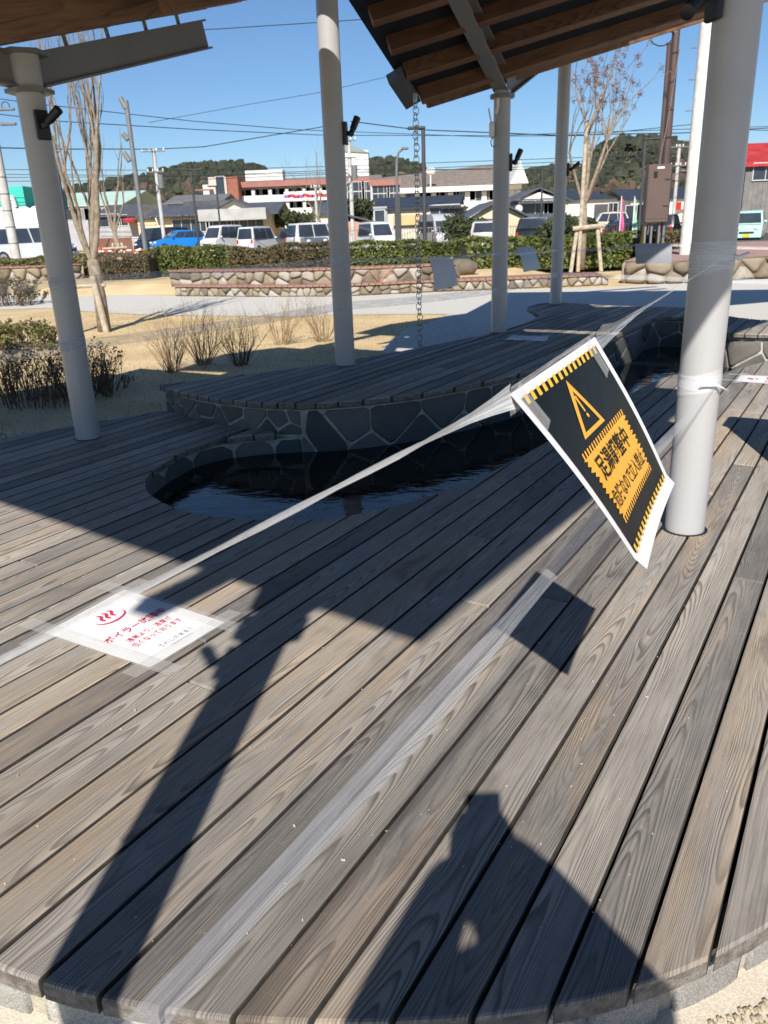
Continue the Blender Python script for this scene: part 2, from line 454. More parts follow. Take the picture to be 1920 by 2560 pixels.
pool_edge = [(4.3, 6.4), (3.7, 6.72), (3.26, 6.53), (3.141, 6.433), (2.785, 6.143), (2.614, 5.982), (2.453, 6.10), (2.25, 6.02), (1.987, 5.719), (1.386, 4.89), (1.02, 4.35), (.743, 3.95), (.453, 3.582), (.148, 3.29), (-.138, 3.13), (-.414, 3.12), (-.658, 3.158), (-.883, 3.27), (-1.084, 3.485), (-1.175, 3.67), (-1.215, 3.85), (-1.20, 4.02), (-1.129, 4.353), (-1.04, 4.50), (-.93, 4.592), (-.80, 4.63)]
tongue = [(-.64, 4.635), (-.66, 4.70)]
back_edge = [(-.93, 4.88), (-1.25, 5.14), (-1.51, 5.44), (-1.55, 5.425), (-2.38, 4.768), (-3.3, 4.05)]
deck_poly = smooth_poly(near_edge, 2) + smooth_poly(pool_edge, 1) + tongue + back_edge
deck = thing('main_deck', None, None); tag(deck, kind='structure')
lay_planks(deck, deck_poly, 0.0, 0.04, M_DECK, seed=5)
# raised deck curving round the far side of the pool
r_near = [(-1.54, 5.435), (-1.274, 5.092), (-.922, 4.807), (-.559, 4.647), (-.30, 4.64), (-.057, 4.691), (.38, 4.881), (.958, 5.342), (1.294, 5.715), (1.62, 6.2), (1.909, 6.716), (2.15, 7.1), (2.403, 7.409), (2.62, 7.75), (2.779, 8.153), (2.955, 8.30), (3.1, 8.33), (3.28, 8.2), (3.33, 7.8), (3.13, 7.3), (3.065, 6.971), (3.353, 6.775), (4.0, 6.7), (4.8, 6.5)]
r_far = [(4.9, 7.4), (3.786, 7.684), (3.6, 8.2), (3.62, 8.9), (3.45, 9.26), (3.0, 9.55), (2.735, 9.80), (2.45, 10.25), (2.175, 10.35), (1.92, 10.1), (1.80, 9.60), (1.86, 9.0), (1.666, 8.537), (1.45, 8.05), (1.268, 7.761), (.98, 7.43), (.708, 7.141), (.332, 6.745), (-.063, 6.377), (-.419, 6.046), (-.95, 5.771), (-1.3, 5.58)]
ZR = 0.18
rdeck_poly = smooth_poly(r_near, 1) + smooth_poly(r_far, 1)
rdeck = thing('raised_deck', None, None); tag(rdeck, kind='structure')
lay_planks(rdeck, rdeck_poly, ZR, 0.035, M_DECK, seed=11)
# near-black sheets stand in for the shade under both decks, seen through the joints
M_UNDER_SHADE = mat('under_deck_shade', (0.010, 0.0095, 0.009), 0.95, 0.2, 6)
def inset(poly, d):
    q = []
    n = len(poly)
    ar = sum(poly[i][0] * poly[(i + 1) % n][1] - poly[(i + 1) % n][0] * poly[i][1] for i in range(n))
    s = 1 if ar > 0 else -1
    for i in range(n):
        a = Vector(poly[i - 1]); b = Vector(poly[i]); c = Vector(poly[(i + 1) % n])
        t = (c - a); t.normalize()
        q.append((b.x - t.y * d * s, b.y + t.x * d * s))
    return q
sheet('deck_shade_sheet', inset(deck_poly, 0.05), -0.075, M_UNDER_SHADE)
sheet('raised_deck_shade_sheet', inset(rdeck_poly, 0.06), ZR - 0.07, M_UNDER_SHADE)
# ---------------------------------------------------------------- pool
M_WATER = bpy.data.materials.new('pool_water'); M_WATER.use_nodes = True
t = M_WATER.node_tree; b = t.nodes['Principled BSDF']
b.inputs['Base Color'].default_value = (0.004, 0.0055, 0.0065, 1); b.inputs['Roughness'].default_value = 0.03; b.inputs['IOR'].default_value = 1.33
tc = nd(t, 'TexCoord'); nz = nd(t, 'TexNoise'); nz.inputs['Scale'].default_value = 9; nz.inputs['Detail'].default_value = 3; nz.inputs['Distortion'].default_value = 0.6
mp = nd(t, 'Mapping'); mp.inputs['Scale'].default_value = (0.7, 1.5, 1)
t.links.new(tc.outputs['Object'], mp.inputs[0]); t.links.new(mp.outputs[0], nz.inputs['Vector'])
bp = nd(t, 'Bump'); bp.inputs['Strength'].default_value = 0.10; bp.inputs['Distance'].default_value = 0.02
t.links.new(nz.outputs[0], bp.inputs['Height']); t.links.new(bp.outputs[0], b.inputs['Normal'])
WZ = -0.135
wpoly = smooth_poly(pool_edge, 1) + [(-.62, 4.72), (-.3, 4.70), (0, 4.8), (.4, 4.98), (.9, 5.42), (1.24, 5.8), (1.86, 6.8), (2.35, 7.5), (2.7, 8.2), (3.0, 8.42), (3.35, 8.3), (3.4, 7.8), (3.2, 7.2), (3.15, 7.0), (3.4, 6.85), (4.3, 6.7)]
# push the pool edge side out under the deck
w = []
cen = Vector((1.0, 5.0))
for q in wpoly:
    d = Vector(q) - Vector((0.6, 4.6)); w.append(tuple(Vector(q) + d.normalized() * 0.02))
sheet('pool_water', w, WZ, M_WATER)
# ---------------------------------------------------------------- stone facing
def clip(poly, nx, ny, c):                     # keep nx*x+ny*y<=c
    o = []
    n = len(poly)
    for i in range(n):
        a = poly[i]; b = poly[(i + 1) % n]
        da = nx * a[0] + ny * a[1] - c; db = nx * b[0] + ny * b[1] - c
        if da <= 0: o.append(a)
        if (da < 0) != (db < 0) and abs(da - db) > 1e-12:
            k = da / (da - db); o.append((a[0] + (b[0] - a[0]) * k, a[1] + (b[1] - a[1]) * k))
    return o
def cells(L, H, cw, ch, gap, rg, jit=0.38, rows=None, z0=0):
    rows = rows or max(1, round(H / ch)); seeds = []
    for r in range(rows):
        x = rg.uniform(-cw, 0)
        while x < L + cw:
            seeds.append((x, z0 + (r + 0.5 + rg.uniform(-jit, jit)) * H / rows)); x += cw * rg.uniform(0.6, 1.45)
    out = []
    for i, s in enumerate(seeds):
        p = [(gap / 2, z0 + gap / 2), (L - gap / 2, z0 + gap / 2), (L - gap / 2, z0 + H - gap / 2), (gap / 2, z0 + H - gap / 2)]
        for j, q in enumerate(seeds):
            if i == j or abs(q[0] - s[0]) > cw * 3.2: continue
            dx, dz = q[0] - s[0], q[1] - s[1]; d = math.hypot(dx, dz)
            if d < 1e-6: continue
            nx, nz_ = dx / d, dz / d
            p = clip(p, nx, nz_, nx * (s[0] + q[0]) / 2 + nz_ * (s[1] + q[1]) / 2 - gap / 2 * rg.uniform(.7, 1.3))
            if len(p) < 3: break
        if len(p) >= 3:
            ar = abs(sum(p[k][0] * p[(k + 1) % len(p)][1] - p[(k + 1) % len(p)][0] * p[k][1] for k in range(len(p)))) / 2
            if ar > cw * ch * 0.05: out.append(p)
    return out
class Curve:
    def __init__(s, pts):
        s.p = [Vector(q[:2]) for q in pts]; s.l = [0]
        for a, b in zip(s.p, s.p[1:]): s.l.append(s.l[-1] + (b - a).length)
        s.L = s.l[-1]
    def at(s, x):
        x = min(max(x, 0), s.L - 1e-6)
        i = 0
        while i < len(s.l) - 2 and s.l[i + 1] < x: i += 1
        k = (x - s.l[i]) / max(1e-9, s.l[i + 1] - s.l[i])
        t0 = (s.p[i + 1] - s.p[i]).normalized()
        return s.p[i].lerp(s.p[i + 1], k), t0
def chaikin(p, k=0.22):
    q = []
    n = len(p)
    for i in range(n):
        a = p[i]; b = p[(i + 1) % n]
        q += [(a[0] + (b[0] - a[0]) * k, a[1] + (b[1] - a[1]) * k), (b[0] + (a[0] - b[0]) * k, b[1] + (a[1] - b[1]) * k)]
    return q
def stone_wall(parent, pts, z0, z1, cw, ch, gap, proud, m, side=1, seed=1, bulge=0.3, rough_=0.25, mort=True, rows=None, name='stone', mmort=None, jit=.38, batter=0.0, rnd=0.2):
    cv = Curve(pts); rg = random.Random(seed)
    cs = cells(cv.L, z1 - z0, cw, ch, gap, rg, jit, rows, z0)
    for p in cs:
        p = chaikin(p, rnd)
        cx = sum(q[0] for q in p) / len(p); cz = sum(q[1] for q in p) / len(p)
        pr = proud * rg.uniform(0.7, 1.3)
        tilt = rg.uniform(-rough_, rough_) * proud
        mb = MB(); n = len(p); vs = []
        for k, (sc, d) in enumerate(((1.0, -0.02), (1.0, pr * (1 - bulge)), (0.86, pr * (1 - bulge * .25)), (0.5, pr * rg.uniform(.95, 1.1)))):
            for q in p:
                s = cx + (q[0] - cx) * sc; z = cz + (q[1] - cz) * sc
                P, T = cv.at(s); nn = Vector((T.y, -T.x)) * side
                dd = d + (tilt * (q[0] - cx) / cw if k else 0) + (rg.uniform(-.06, .06) * proud if k > 1 else 0) - batter * (z - z0)
                vs.append((P.x + nn.x * dd, P.y + nn.y * dd, z))
        fs = []
        for k in range(3):
            for i in range(n): fs.append((k * n + i, k * n + (i + 1) % n, (k + 1) * n + (i + 1) % n, (k + 1) * n + i))
        fs.append(tuple(3 * n + i for i in range(n)))
        if side < 0: fs = [f[::-1] for f in fs]
        mb.add(vs, fs)
        o = mb.build(name, m, parent, smooth=True)
    if mort:
        mb = MB(); vs = []; N = max(8, int(cv.L / 0.08))
        for i in range(N + 1):
            P, T = cv.at(cv.L * i / N); nn = Vector((T.y, -T.x)) * side
            for z, d in ((z0 - 0.03, 0), (z1, -batter * (z1 - z0)), (z1, -0.06 - batter * (z1 - z0)), (z0 - 0.03, -0.06)): vs.append((P.x + nn.x * d, P.y + nn.y * d, z))
        fs = []
        for i in range(N):
            for k in range(4): fs.append((i * 4 + k, i * 4 + (k + 1) % 4, (i + 1) * 4 + (k + 1) % 4, (i + 1) * 4 + k))
        fs += [(0, 1, 2, 3), (N * 4 + 3, N * 4 + 2, N * 4 + 1, N * 4)]
        mb.add(vs, fs); mb.build('mortar_joint', mmort or M_MORTAR, parent)
# wall below the raised deck (towards the pool and the main deck)
def offs(pts, d):
    q = []
    for i, p in enumerate(pts):
        a = Vector(pts[max(i - 1, 0)][:2]); c = Vector(pts[min(i + 1, len(pts) - 1)][:2]); T = (c - a).normalized()
        q.append((p[0] - T.y * d, p[1] + T.x * d))
    return q
rw = thing('raised_deck_wall', 'low dark crazy-paved stone wall with pale joints carrying the raised deck', 'stone wall')
rn = smooth_poly(r_near, 1)
ki = next(i for i, q in enumerate(rn) if q[0] > -0.62)
stone_wall(rw, offs(rn[:ki + 1], 0.045), -0.03, ZR - 0.05, 0.17, 0.11, 0.014, 0.009, M_SLATE, 1, 21, rows=2, rnd=.1, bulge=.15)
stone_wall(rw, offs(rn[ki:], 0.045), -0.22, ZR - 0.05, 0.30, 0.17, 0.017, 0.009, M_SLATE, 1, 22, rows=2, rnd=.1, bulge=.15)

# inner pool wall below the main deck
pw = thing('pool_wall', 'dark block stone lining of the pool below the main deck edge', 'stone wall')
stone_wall(pw, offs(smooth_poly(pool_edge, 1) + [(-.62, 4.655), (-.44, 4.68)], 0.03), -0.26, -0.045, 0.27, 0.2, 0.02, 0.012, M_SLATE, 1, 23, rows=1, jit=0.05)
# skirt under the front edge of the main deck
sk = thing('deck_skirt_wall', 'pale crazy-paved stone skirt under the front edge of the plank deck', 'stone wall')
stone_wall(sk, offs(smooth_poly(near_edge, 2), 0.032), GRD - 0.03, -0.042, 0.21, 0.13, 0.03, 0.012, M_SKIRT, 1, 28, rows=1, mmort=mat('pale_mortar', (0.40, 0.36, 0.28), 0.9, 0.2, 22, bump=0.6, bscale=150), jit=0.1)

# small pale chips and grit lying on the boards
mb = MB(); rg = random.Random(77)
for k in range(420):
    y = 0.95 + 3.2 * rg.random() ** 1.7; x = rg.uniform(-1.2, 1.6)
    if y < .95 + .35 * abs(x) ** 2 or y > 3.0 + max(0, x) * .9: continue
    s_ = rg.uniform(.0008, .0022) * (1.6 if rg.random() < .08 else 1); a = rg.uniform(0, 6.3); l = rg.uniform(1, 2.4)
    mb.box((x, y, .0012 + s_ * .3), (s_ * l, s_, s_ * .6), a)
tag(mb.build('grit', mat('pale_grit', (0.55, 0.50, 0.40), .9, .2, 300)), kind='stuff')
# ================================================================ pavilion
pav = thing('pavilion', 'open timber and steel shelter on pale round columns over the foot bath', 'pavilion')
CR = 0.0735
cols = [  # x, y, base z, top z
    (-1.810, 4.717, 0.0, 2.10), (-0.252, 6.007, ZR, 4.0), (1.165, 7.603, ZR, 2.24), (2.262, 10.117, ZR, 3.55), (1.177, 2.844, 0.0, 2.30), (-0.67, -0.13, GRD, 2.10)]
for x, y, z0, z1 in cols:
    m = MB(); m.tube([(x, y, z0), (x, y, z1)], CR, 40)
    c = m.build('column', M_STEEL, pav); smooth_by_angle(c, 40)
    m = MB(); m.tube([(x, y, z0 - 0.002), (x, y, z0 + 0.003)], CR + 0.012, 32); m.build('base_gap', M_BLACK, c)
def ibeam(a, b_, h, w, tf=0.012, tw=0.01, up=Vector((0, 0, 1)), cut=0.0, name='beam', m=None):
    a = Vector(a); b_ = Vector(b_); d = (b_ - a).normalized(); s = d.cross(up).normalized(); n = s.cross(d)
    mm = MB()
    def bar(p, q, sw, sh):
        vs = [P + s * i * sw / 2 + n * j * sh / 2 for P in (p, q) for i, j in ((-1, -1), (1, -1), (1, 1), (-1, 1))]
        mm.add(vs, [(0, 1, 2, 3), (7, 6, 5, 4), (0, 4, 5, 1), (1, 5, 6, 2), (2, 6, 7, 3), (3, 7, 4, 0)])
    bar(a + n * (h / 2 - tf / 2), b_ + n * (h / 2 - tf / 2), w, tf)
    bar(a - n * (h / 2 - tf / 2), b_ - n * (h / 2 - tf / 2), w, tf)
    bar(a + d * cut, b_, tw, h - 2 * tf)
    return mm.build(name, m or M_BEAM, pav)
def collar(x, y, z, r=0.125, th=0.02, sides=6, rot=0.4):
    m = MB(); m.prism([(x + r * math.cos(rot + 2 * math.pi * k / sides), y + r * math.sin(rot + 2 * math.pi * k / sides)) for k in range(sides)], z - th / 2, z + th / 2)
    m.build('collar', M_BEAM, pav)
# --- column 1 (left): two beams between collar plates
collar(-1.81, 4.717, 1.905); collar(-1.81, 4.717, 2.085)
b1a = Vector((-1.81, 4.717, 1.995)); b1e = Vector((-1.075, 6.0, 2.41))
ibeam(b1a + (b1e - b1a).normalized() * 0.06, b1e, 0.17, 0.075, cut=0.0)
b1f = Vector((-2.75, 4.05, 2.16))
ibeam(b1a + (b1f - b1a).normalized() * 0.06, b1f, 0.17, 0.075, cut=0.0)
# --- column 3 (right of centre)
collar(1.165, 7.603, 2.195, 0.11, 0.03, 8)
b3a = Vector((1.165, 7.603, 2.29)); Bd = Vector((-0.45, -0.85, 0.36)).normalized()
Bd = (Vector((0.555, 6.30, 2.83)) - Vector((1.165, 7.603, 2.27))).normalized()
ibeam(b3a + Bd * 0.02, b3a + Bd * 2.3, 0.15, 0.13, name='beam')
b3e = Vector((2.12, 8.9, 2.95))
ibeam(b3a + Vector((0.05, 0.05, 0)), b3e, 0.16, 0.09)
collar(-0.67, -0.13, 1.92); collar(-0.67, -0.13, 2.08)
ibeam((-0.67, -0.13, 2.0), (0.5, 1.6, 2.12), 0.16, 0.1)
collar(1.177, 2.844, 2.1)
# --- roof panels: sheet + rafters. Each: origin, along-rafter dir, across dir
def panel(poly, ro, rd, ad, n, sp, L, size, th=0.035, lens=None, start=0.0):
    """poly: 3D outline of the underside of the sheet; rafters n, from ro stepping sp along ad."""
    m = MB(); m.slab([Vector(p) + Vector((0, 0, th)) for p in poly], th)
    pn = m.build('roof_and_shade_panel', M_ROOF, pav)
    rd = Vector(rd).normalized(); ad = Vector(ad).normalized()
    nn = rd.cross(ad).normalized()
    if nn.z < 0: nn = -nn
    ay = nn.cross(rd)
    h, w = size
    for k in range(n):
        l = L[k] if hasattr(L, '__len__') else L
        s0 = start[k] if hasattr(start, '__len__') else start
        mb = MB(); mb.bbox((l / 2, 0, -h / 2 - 0.003), (l, w, h), 0.006)
        o = mb.build('rafter', M_CEDAR, pn)
        T = Matrix((rd, ay, nn)).transposed().to_4x4(); T.translation = Vector(ro) + ad * sp * k + rd * s0
        o.matrix_local = T
    return pn
# panel A (right): underside seen from below, drains to the corner with the rain chain
Ra = Vector((0.9646, 0.09, 0.248)).normalized()
Ba = (Vector((0.07, 6.53, 2.52)) - Vector((0.46, 7.38, 2.13))).normalized()
An = Ra.cross(Ba).normalized()
if An.z < 0: An = -An
RH = 0.145
A0 = Vector((0.46, 7.38, 2.13)) + An * RH            # sheet level above the lowest rafter end
def A(r, t): return A0 + Ra * r + Ba * t
panel([A(-0.10, -0.04), A(4.4, -0.04), A(4.0, 2.08), A(-0.10, 2.22)], A(0, 0.02), Ra, Ba, 6, 0.345, 4.3, (RH, 0.06))
# gutter box at the low corner
m = MB()
gx = A(-0.12, 0.16) - An * 0.05; ge = A(-0.10, 0.62) - An * 0.05
def rbox(mm, a, b, w, h, up):
    d = (b - a).normalized(); s = d.cross(up).normalized(); n = s.cross(d)
    vs = [P + s * i * w / 2 + n * j * h / 2 for P in (a, b) for i, j in ((-1, -1), (1, -1), (1, 1), (-1, 1))]
    mm.add(vs, [(0, 1, 2, 3), (7, 6, 5, 4), (0, 4, 5, 1), (1, 5, 6, 2), (2, 6, 7, 3), (3, 7, 4, 0)])
rbox(m, A(-0.085, -0.03) - An * 0.07, A(-0.085, 0.36) - An * 0.07, 0.14, 0.085, An)
m.build('gutter', mat('gutter_metal', (0.14, 0.14, 0.145), 0.4, 0.15, 4, metal=0.3), pav)
# panel L (left): rafters run with the beam of column 1
Ld = (b1e - b1a).normalized(); Lw = Vector((0.85, -0.527, -0.02)).normalized()
Ln = Lw.cross(Ld).normalized()
if Ln.z < 0: Ln = -Ln
L0 = b1a + Ln * (0.085 + 0.055) + Ln * 0.2 - Lw * 0.02
def Lp(d, w): return L0 + Ld * d + Lw * w
panel([Lp(-0.42, -1.2), Lp(-0.02, -1.2), Lp(0.0, -0.10), Lp(1.64, -0.12), Lp(1.64, 0.25), Lp(1.50, 0.55), Lp(1.50, 1.8), Lp(1.68, 1.9), Lp(1.68, 2.45), Lp(1.50, 2.55), Lp(1.50, 3.95), Lp(0.0, 3.95), Lp(0.0, 0.85), Lp(-0.42, 0.62)], Lp(0, 0.0), Ld, Lw, 12, 0.335, [2.0, 2.5, .9, .8, .8, .8, .8, .8, .8, .8, .8, .8], (0.2, 0.10), start=[-.4, -.95, .5, .6, .6, .6, .6, .6, .6, .6, .6, .6])  # unseen edges stretched and stepped to set the sun gap and the shade
hz4 = 4.0
m = MB(); m.slab([(x, y, hz4) for x, y in ((-.96, 5.6), (-.47, 6.52), (.78, 7.57), (2.2, 7.4), (2.0, 5.0), (-.2, 5.0))], .03); m.build('roof_and_shade_panel', M_ROOF, pav)  # unseen slab added high up to shade the lawn beyond the pool
m = MB(); m.slab([(x, y, hz4) for x, y in ((-2.74, 3.14), (-2.43, 4.16), (-1.83, 4.55), (-1.46, 4.28), (-1.5, 2.6))], .03); m.build('roof_and_shade_panel', M_ROOF, pav)  # second unseen slab, added to shade the lawn on the left
for a, b_ in (((-.25, 6.0, 3.96), (1.6, 6.0, 3.96)), ((-.25, 6.0, 3.93), (-2.2, 3.4, 3.93))): ibeam(a, b_, .12, .1)  # beams added to tie the unseen shade slabs to the column
m = MB(); mz = 2.88; m.slab([xy(4.50, 3.3, mz), xy(4.50, 2.75, mz), xy(4.42, 2.6, mz), xy(4.42, -0.3, mz), xy(5.6, -0.5, mz), xy(6.9, 0.6, mz), xy(6.2, 2.4, mz), xy(5.0, 3.2, mz)], 0.03); m.build('roof_and_shade_panel', M_ROOF, pav)  # unseen slab added to leave a thin sun strip with shade behind it
for k, d in enumerate((0.33, 0.66, 0.99, 1.30)):
    a = b1a + Ld * d + Ln * 0.085; m = MB(); hh = 0.058
    m.tube([a, a + Ln * hh], 0.012, 8); m.tube([a + Ln * hh * 0.85, a + Ln * (hh - 0.001)], 0.028, 8); m.build('standoff', M_BEAM, pav)
# panel N (near, above the photographer): outline found from its shadow on the deck
def Nz(u): return 2.40 - 0.10 * (u - 3.0)
def backproj(g):
    k = 2.5
    for _ in range(12):
        P = Vector((g[0], g[1], 0)) - SUN / SUN.z * k * 1.0
        P = Vector((g[0] - SUN.x / -SUN.z * k, g[1] - SUN.y / -SUN.z * k, k)); k = Nz(uv(P)[0])
    return P
c_ = backproj((0.095, 2.023)); l_ = backproj((-1.81, 3.50)); r_ = backproj((1.70, 4.52))
def extend(a, b, k): return a + (b - a) * k
l2 = extend(c_, l_, 2.35)
du = uv(c_)[0]; k = (3.15 - du) / (uv(r_)[0] - du); r2_ = extend(c_, r_, k)
lu = uv(l2); e3 = xy(2.45, lu[1], Nz(2.45)); e4 = xy(3.15, 2.95, Nz(3.15)); e5 = xy(2.45, 3.45, Nz(2.45))
l2 = Vector((l2.x, l2.y, Nz(lu[0])))
Nd = (xy(1, 0, Nz(1)) - xy(0, 0, Nz(0))).normalized()
npoly = [c_, r2_, e4, e5, e3, l2]
nst = []; nl = []
for k in range(12):
    v = uv(c_)[1] + 0.12 + k * 0.48
    cr_ = crossings([uv(p) for p in npoly], v)
    a, b_ = cr_[0] if cr_ else (0, 1)
    nst.append(a + 0.45); nl.append(max(0.1, b_ - a - 0.5) / Nd.to_2d().length)
m = MB(); m.slab([p + Vector((0, 0, 0.035)) for p in npoly], 0.035); pn = m.build('roof_and_shade_panel', M_ROOF, pav)
for k in range(12):
    v = uv(c_)[1] + 0.12 + k * 0.48
    mb = MB(); mb.bbox((nl[k] / 2, 0, -0.075), (nl[k], 0.06, 0.144), 0.006)
    o = mb.build('rafter', M_CEDAR, pn)
    nn = Nd.cross(V).normalized(); nn = nn if nn.z > 0 else -nn
    T = Matrix((Nd, nn.cross(Nd), nn)).transposed().to_4x4(); T.translation = xy(nst[k], v, Nz(nst[k])); o.matrix_local = T
m = MB(); gq = backproj((-0.69, 2.50)); rbox(m, gq - Nd * 0.17 - Vector((0, 0, .05)), gq + Nd * 0.2 - Vector((0, 0, .05)), 0.12, 0.08, Vector((0, 0, 1)))
m.build('gutter', MATS['gutter_metal'], pav)
# panel D (far, rising behind the right one to the tall far column)
D0 = A(-0.1, -0.04) + Vector((0, 0.10, 0.0)); D1 = D0 + Ra * 6.0; D2 = Vector((2.0, 11.6, 3.62)); D3 = Vector((6.6, 9.4, 4.2))
D2n = D2 - D0; Dn = (D1 - D0).cross(D2 - D0); D3.z = D0.z - (Dn.x * (D3.x - D0.x) + Dn.y * (D3.y - D0.y)) / Dn.z
panel([D0, D1, D3, D2], D0 + Ra * 0.1 + (D2 - D0) * 0.03, Ra, D2 - D0, 8, 0.5, [4.4, 4.3, 4.2, 4.1, 3.9, 3.7, 3.5, 3.3], (0.14, 0.06))
# ---------------------------------------------------------------- rain chains
def rain_chain(top, zend, lab, n0=0.034):
    c = thing('rain_chain', lab, 'rain chain', (top.x, top.y, zend), group=None)
    m = MB(); m.tube([(0, 0, top.z - zend + 0.0), (0, 0, top.z - zend - 0.06)], 0.018, 12); m.build('spout', M_CHAIN, c)
    z = top.z - 0.06; k = 0; me = []
    for ax in ((1, 0.5, 0), (-0.5, 1, 0)):
        mb = MB(); mb.ring((0, 0, 0), ax, 0.026, 0.0035, 16, 6); me.append(mb.mesh('link', M_CHAIN, True))
    while z > zend + 0.02:
        o = link('ring_link', me[k % 2], c); o.location = (0.004 * math.sin(k * 2.1), 0.004 * math.cos(k * 1.3), z - zend - 0.02); o.scale = (1, 1, 1.25)
        z -= 0.046; k += 1
    return c
gt = W(897, 208, 7.15)
rain_chain(Vector((gt.x, gt.y, gt.z + 0.02)), GRD, 'hanging rain chain of steel rings below the gutter corner of the roof')
lt = W(0.5, 930, 5.35)
rain_chain(Vector((lt.x, lt.y, 2.2)), GRD, 'rain chain of steel rings at the left edge beside the deck')
# ---------------------------------------------------------------- spotlights on the columns
def spotlight(cx, cy, z, ang, aim, lab, sc=0.85):
    d = Vector((math.cos(ang), math.sin(ang), 0))
    p = Vector((cx, cy, z)) + d * CR
    s = thing('spotlight', lab, 'spotlight', p, ang, group='black spotlights on the shelter columns')
    m = MB(); m.bbox((0.012, 0, 0), (0.022, 0.085 * sc, 0.17 * sc), 0.004); m.build('mounting_plate', M_BLACK, s)
    m = MB(); m.tube([(0.02, 0, 0.0), (0.055 * sc, 0, 0.0)], 0.016, 10); m.sphere((0.06 * sc, 0, 0), 0.022, 10, 6); m.build('bracket', M_BLACK, s)
    a = Vector(aim).normalized(); q = Vector((0.06 * sc, 0, 0))
    m = MB(); m.tube([q - a * 0.02, q + a * 0.03, q + a * 0.032, q + a * 0.135 * sc, q + a * 0.137 * sc], [0.017 * sc, 0.023 * sc, 0.027 * sc, 0.029 * sc, 0.026 * sc], 16)
    smooth_by_angle(m.build('lamp_body', M_BLACK, s), 40)
    return s
spotlight(-1.81, 4.717, 1.735, R(-45), (0.75, 0.45, 0.62), 'black spotlight on the left column below the beam joint')
spotlight(-0.252, 6.007, 1.78, R(-8), (0.35, 0.3, 0.85), 'black spotlight on the tall column left of the rain chain')
spotlight(1.165, 7.603, 1.665, R(-5), (0.4, 0.2, 0.85), 'black spotlight on the column under the roof corner beam')
spotlight(2.262, 10.117, 1.735, R(-5), (0.8, 0.1, 0.6), 'black spotlight on the farthest slim column')
spotlight(1.177, 2.844, 1.80, R(192), (0.85, 0.5, -0.62), 'black spotlight high on the thick front right column')
spotlight(-0.67, -0.13, 1.75, R(175), (0.5, 0.2, 0.8), 'black spotlight on the column behind the camera', 0.7)
# router on column 3
rt = thing('wireless_router', 'small white wireless antenna unit strapped to the column under the roof', 'antenna', (1.165 - 0.095, 7.56, 1.93))
M_WHITE = mat('white_plastic', (0.78, 0.78, 0.76), 0.4, 0.04, 5)
m = MB(); m.bbox((0, 0, 0), (0.045, 0.05, 0.13), 0.012); m.build('case', M_WHITE, rt)
m = MB(); m.tube([(-0.005, 0, 0.06), (-0.03, 0, 0.17)], 0.007, 8); m.build('aerial', M_WHITE, rt)
m = MB(); m.tube([(0.01, -0.02, -0.06), (-0.012, -0.02, -0.10), (0.0, -0.02, -0.13), (0.025, -0.02, -0.14)], 0.004, 6); m.build('cable', M_BLACK, rt)
m = MB(); m.tube([(0.045, -0.045, 0.24), (0.045, -0.04, 0.18), (0.03, -0.04, 0.12)], 0.012, 8); m.build('white_lead', M_WHITE, rt)
# ================================================================ signs, papers and tape
def text_geo(body, bold=0.0, res=3):
    cu = bpy.data.curves.new('t', 'FONT'); cu.body = body; cu.size = 1.0; cu.offset = bold; cu.resolution_u = res
    o = bpy.data.objects.new('t', cu); COL.objects.link(o)
    dg = bpy.context.evaluated_depsgraph_get(); dg.update()
    me = o.evaluated_get(dg).to_mesh()
    vs = [tuple(v.co) for v in me.vertices]; fs = [tuple(p.vertices) for p in me.polygons]
    o.evaluated_get(dg).to_mesh_clear()
    bpy.data.objects.remove(o); bpy.data.curves.remove(cu)
    if not vs: return [], []
    x0 = min(v[0] for v in vs); x1 = max(v[0] for v in vs); y0 = min(v[1] for v in vs); y1 = max(v[1] for v in vs)
    return [((v[0] - x0) / (x1 - x0), (v[1] - y0) / (y1 - y0)) for v in vs], fs
def plain(name, col, rough=0.5, coat=0.0, alpha=1.0, bump=0.0, bscale=30):
    if name in MATS: return MATS[name]
    m = mat(name, col, rough, 0.03, 9, bump=bump, bscale=bscale, coat=coat)
    m.node_tree.nodes['Principled BSDF'].inputs['Coat Roughness'].default_value = 0.06
    m.node_tree.nodes['Principled BSDF'].inputs['Alpha'].default_value = alpha
    return m
M_PAPER = plain('paper_white', (0.80, 0.80, 0.80), 0.6)
M_RED = plain('print_red', (0.58, 0.035, 0.10), 0.6)
M_GREYP = plain('print_grey', (0.25, 0.25, 0.27), 0.6)
def lam(name, col, rough=0.45):
    return plain(name, col, rough, coat=0.12, bump=0.2, bscale=11)
M_LW = lam('laminate_white', (0.78, 0.78, 0.78)); M_LK = lam('laminate_black', (0.008, 0.008, 0.0075), 0.4)
M_LK.node_tree.nodes['Principled BSDF'].inputs['Specular IOR Level'].default_value = 0.06; M_LK.node_tree.nodes['Principled BSDF'].inputs['Coat Weight'].default_value = 0.03
M_LY = lam('laminate_yellow', (0.80, 0.48, 0.02)); M_LO = lam('laminate_orange', (0.85, 0.40, 0.012))
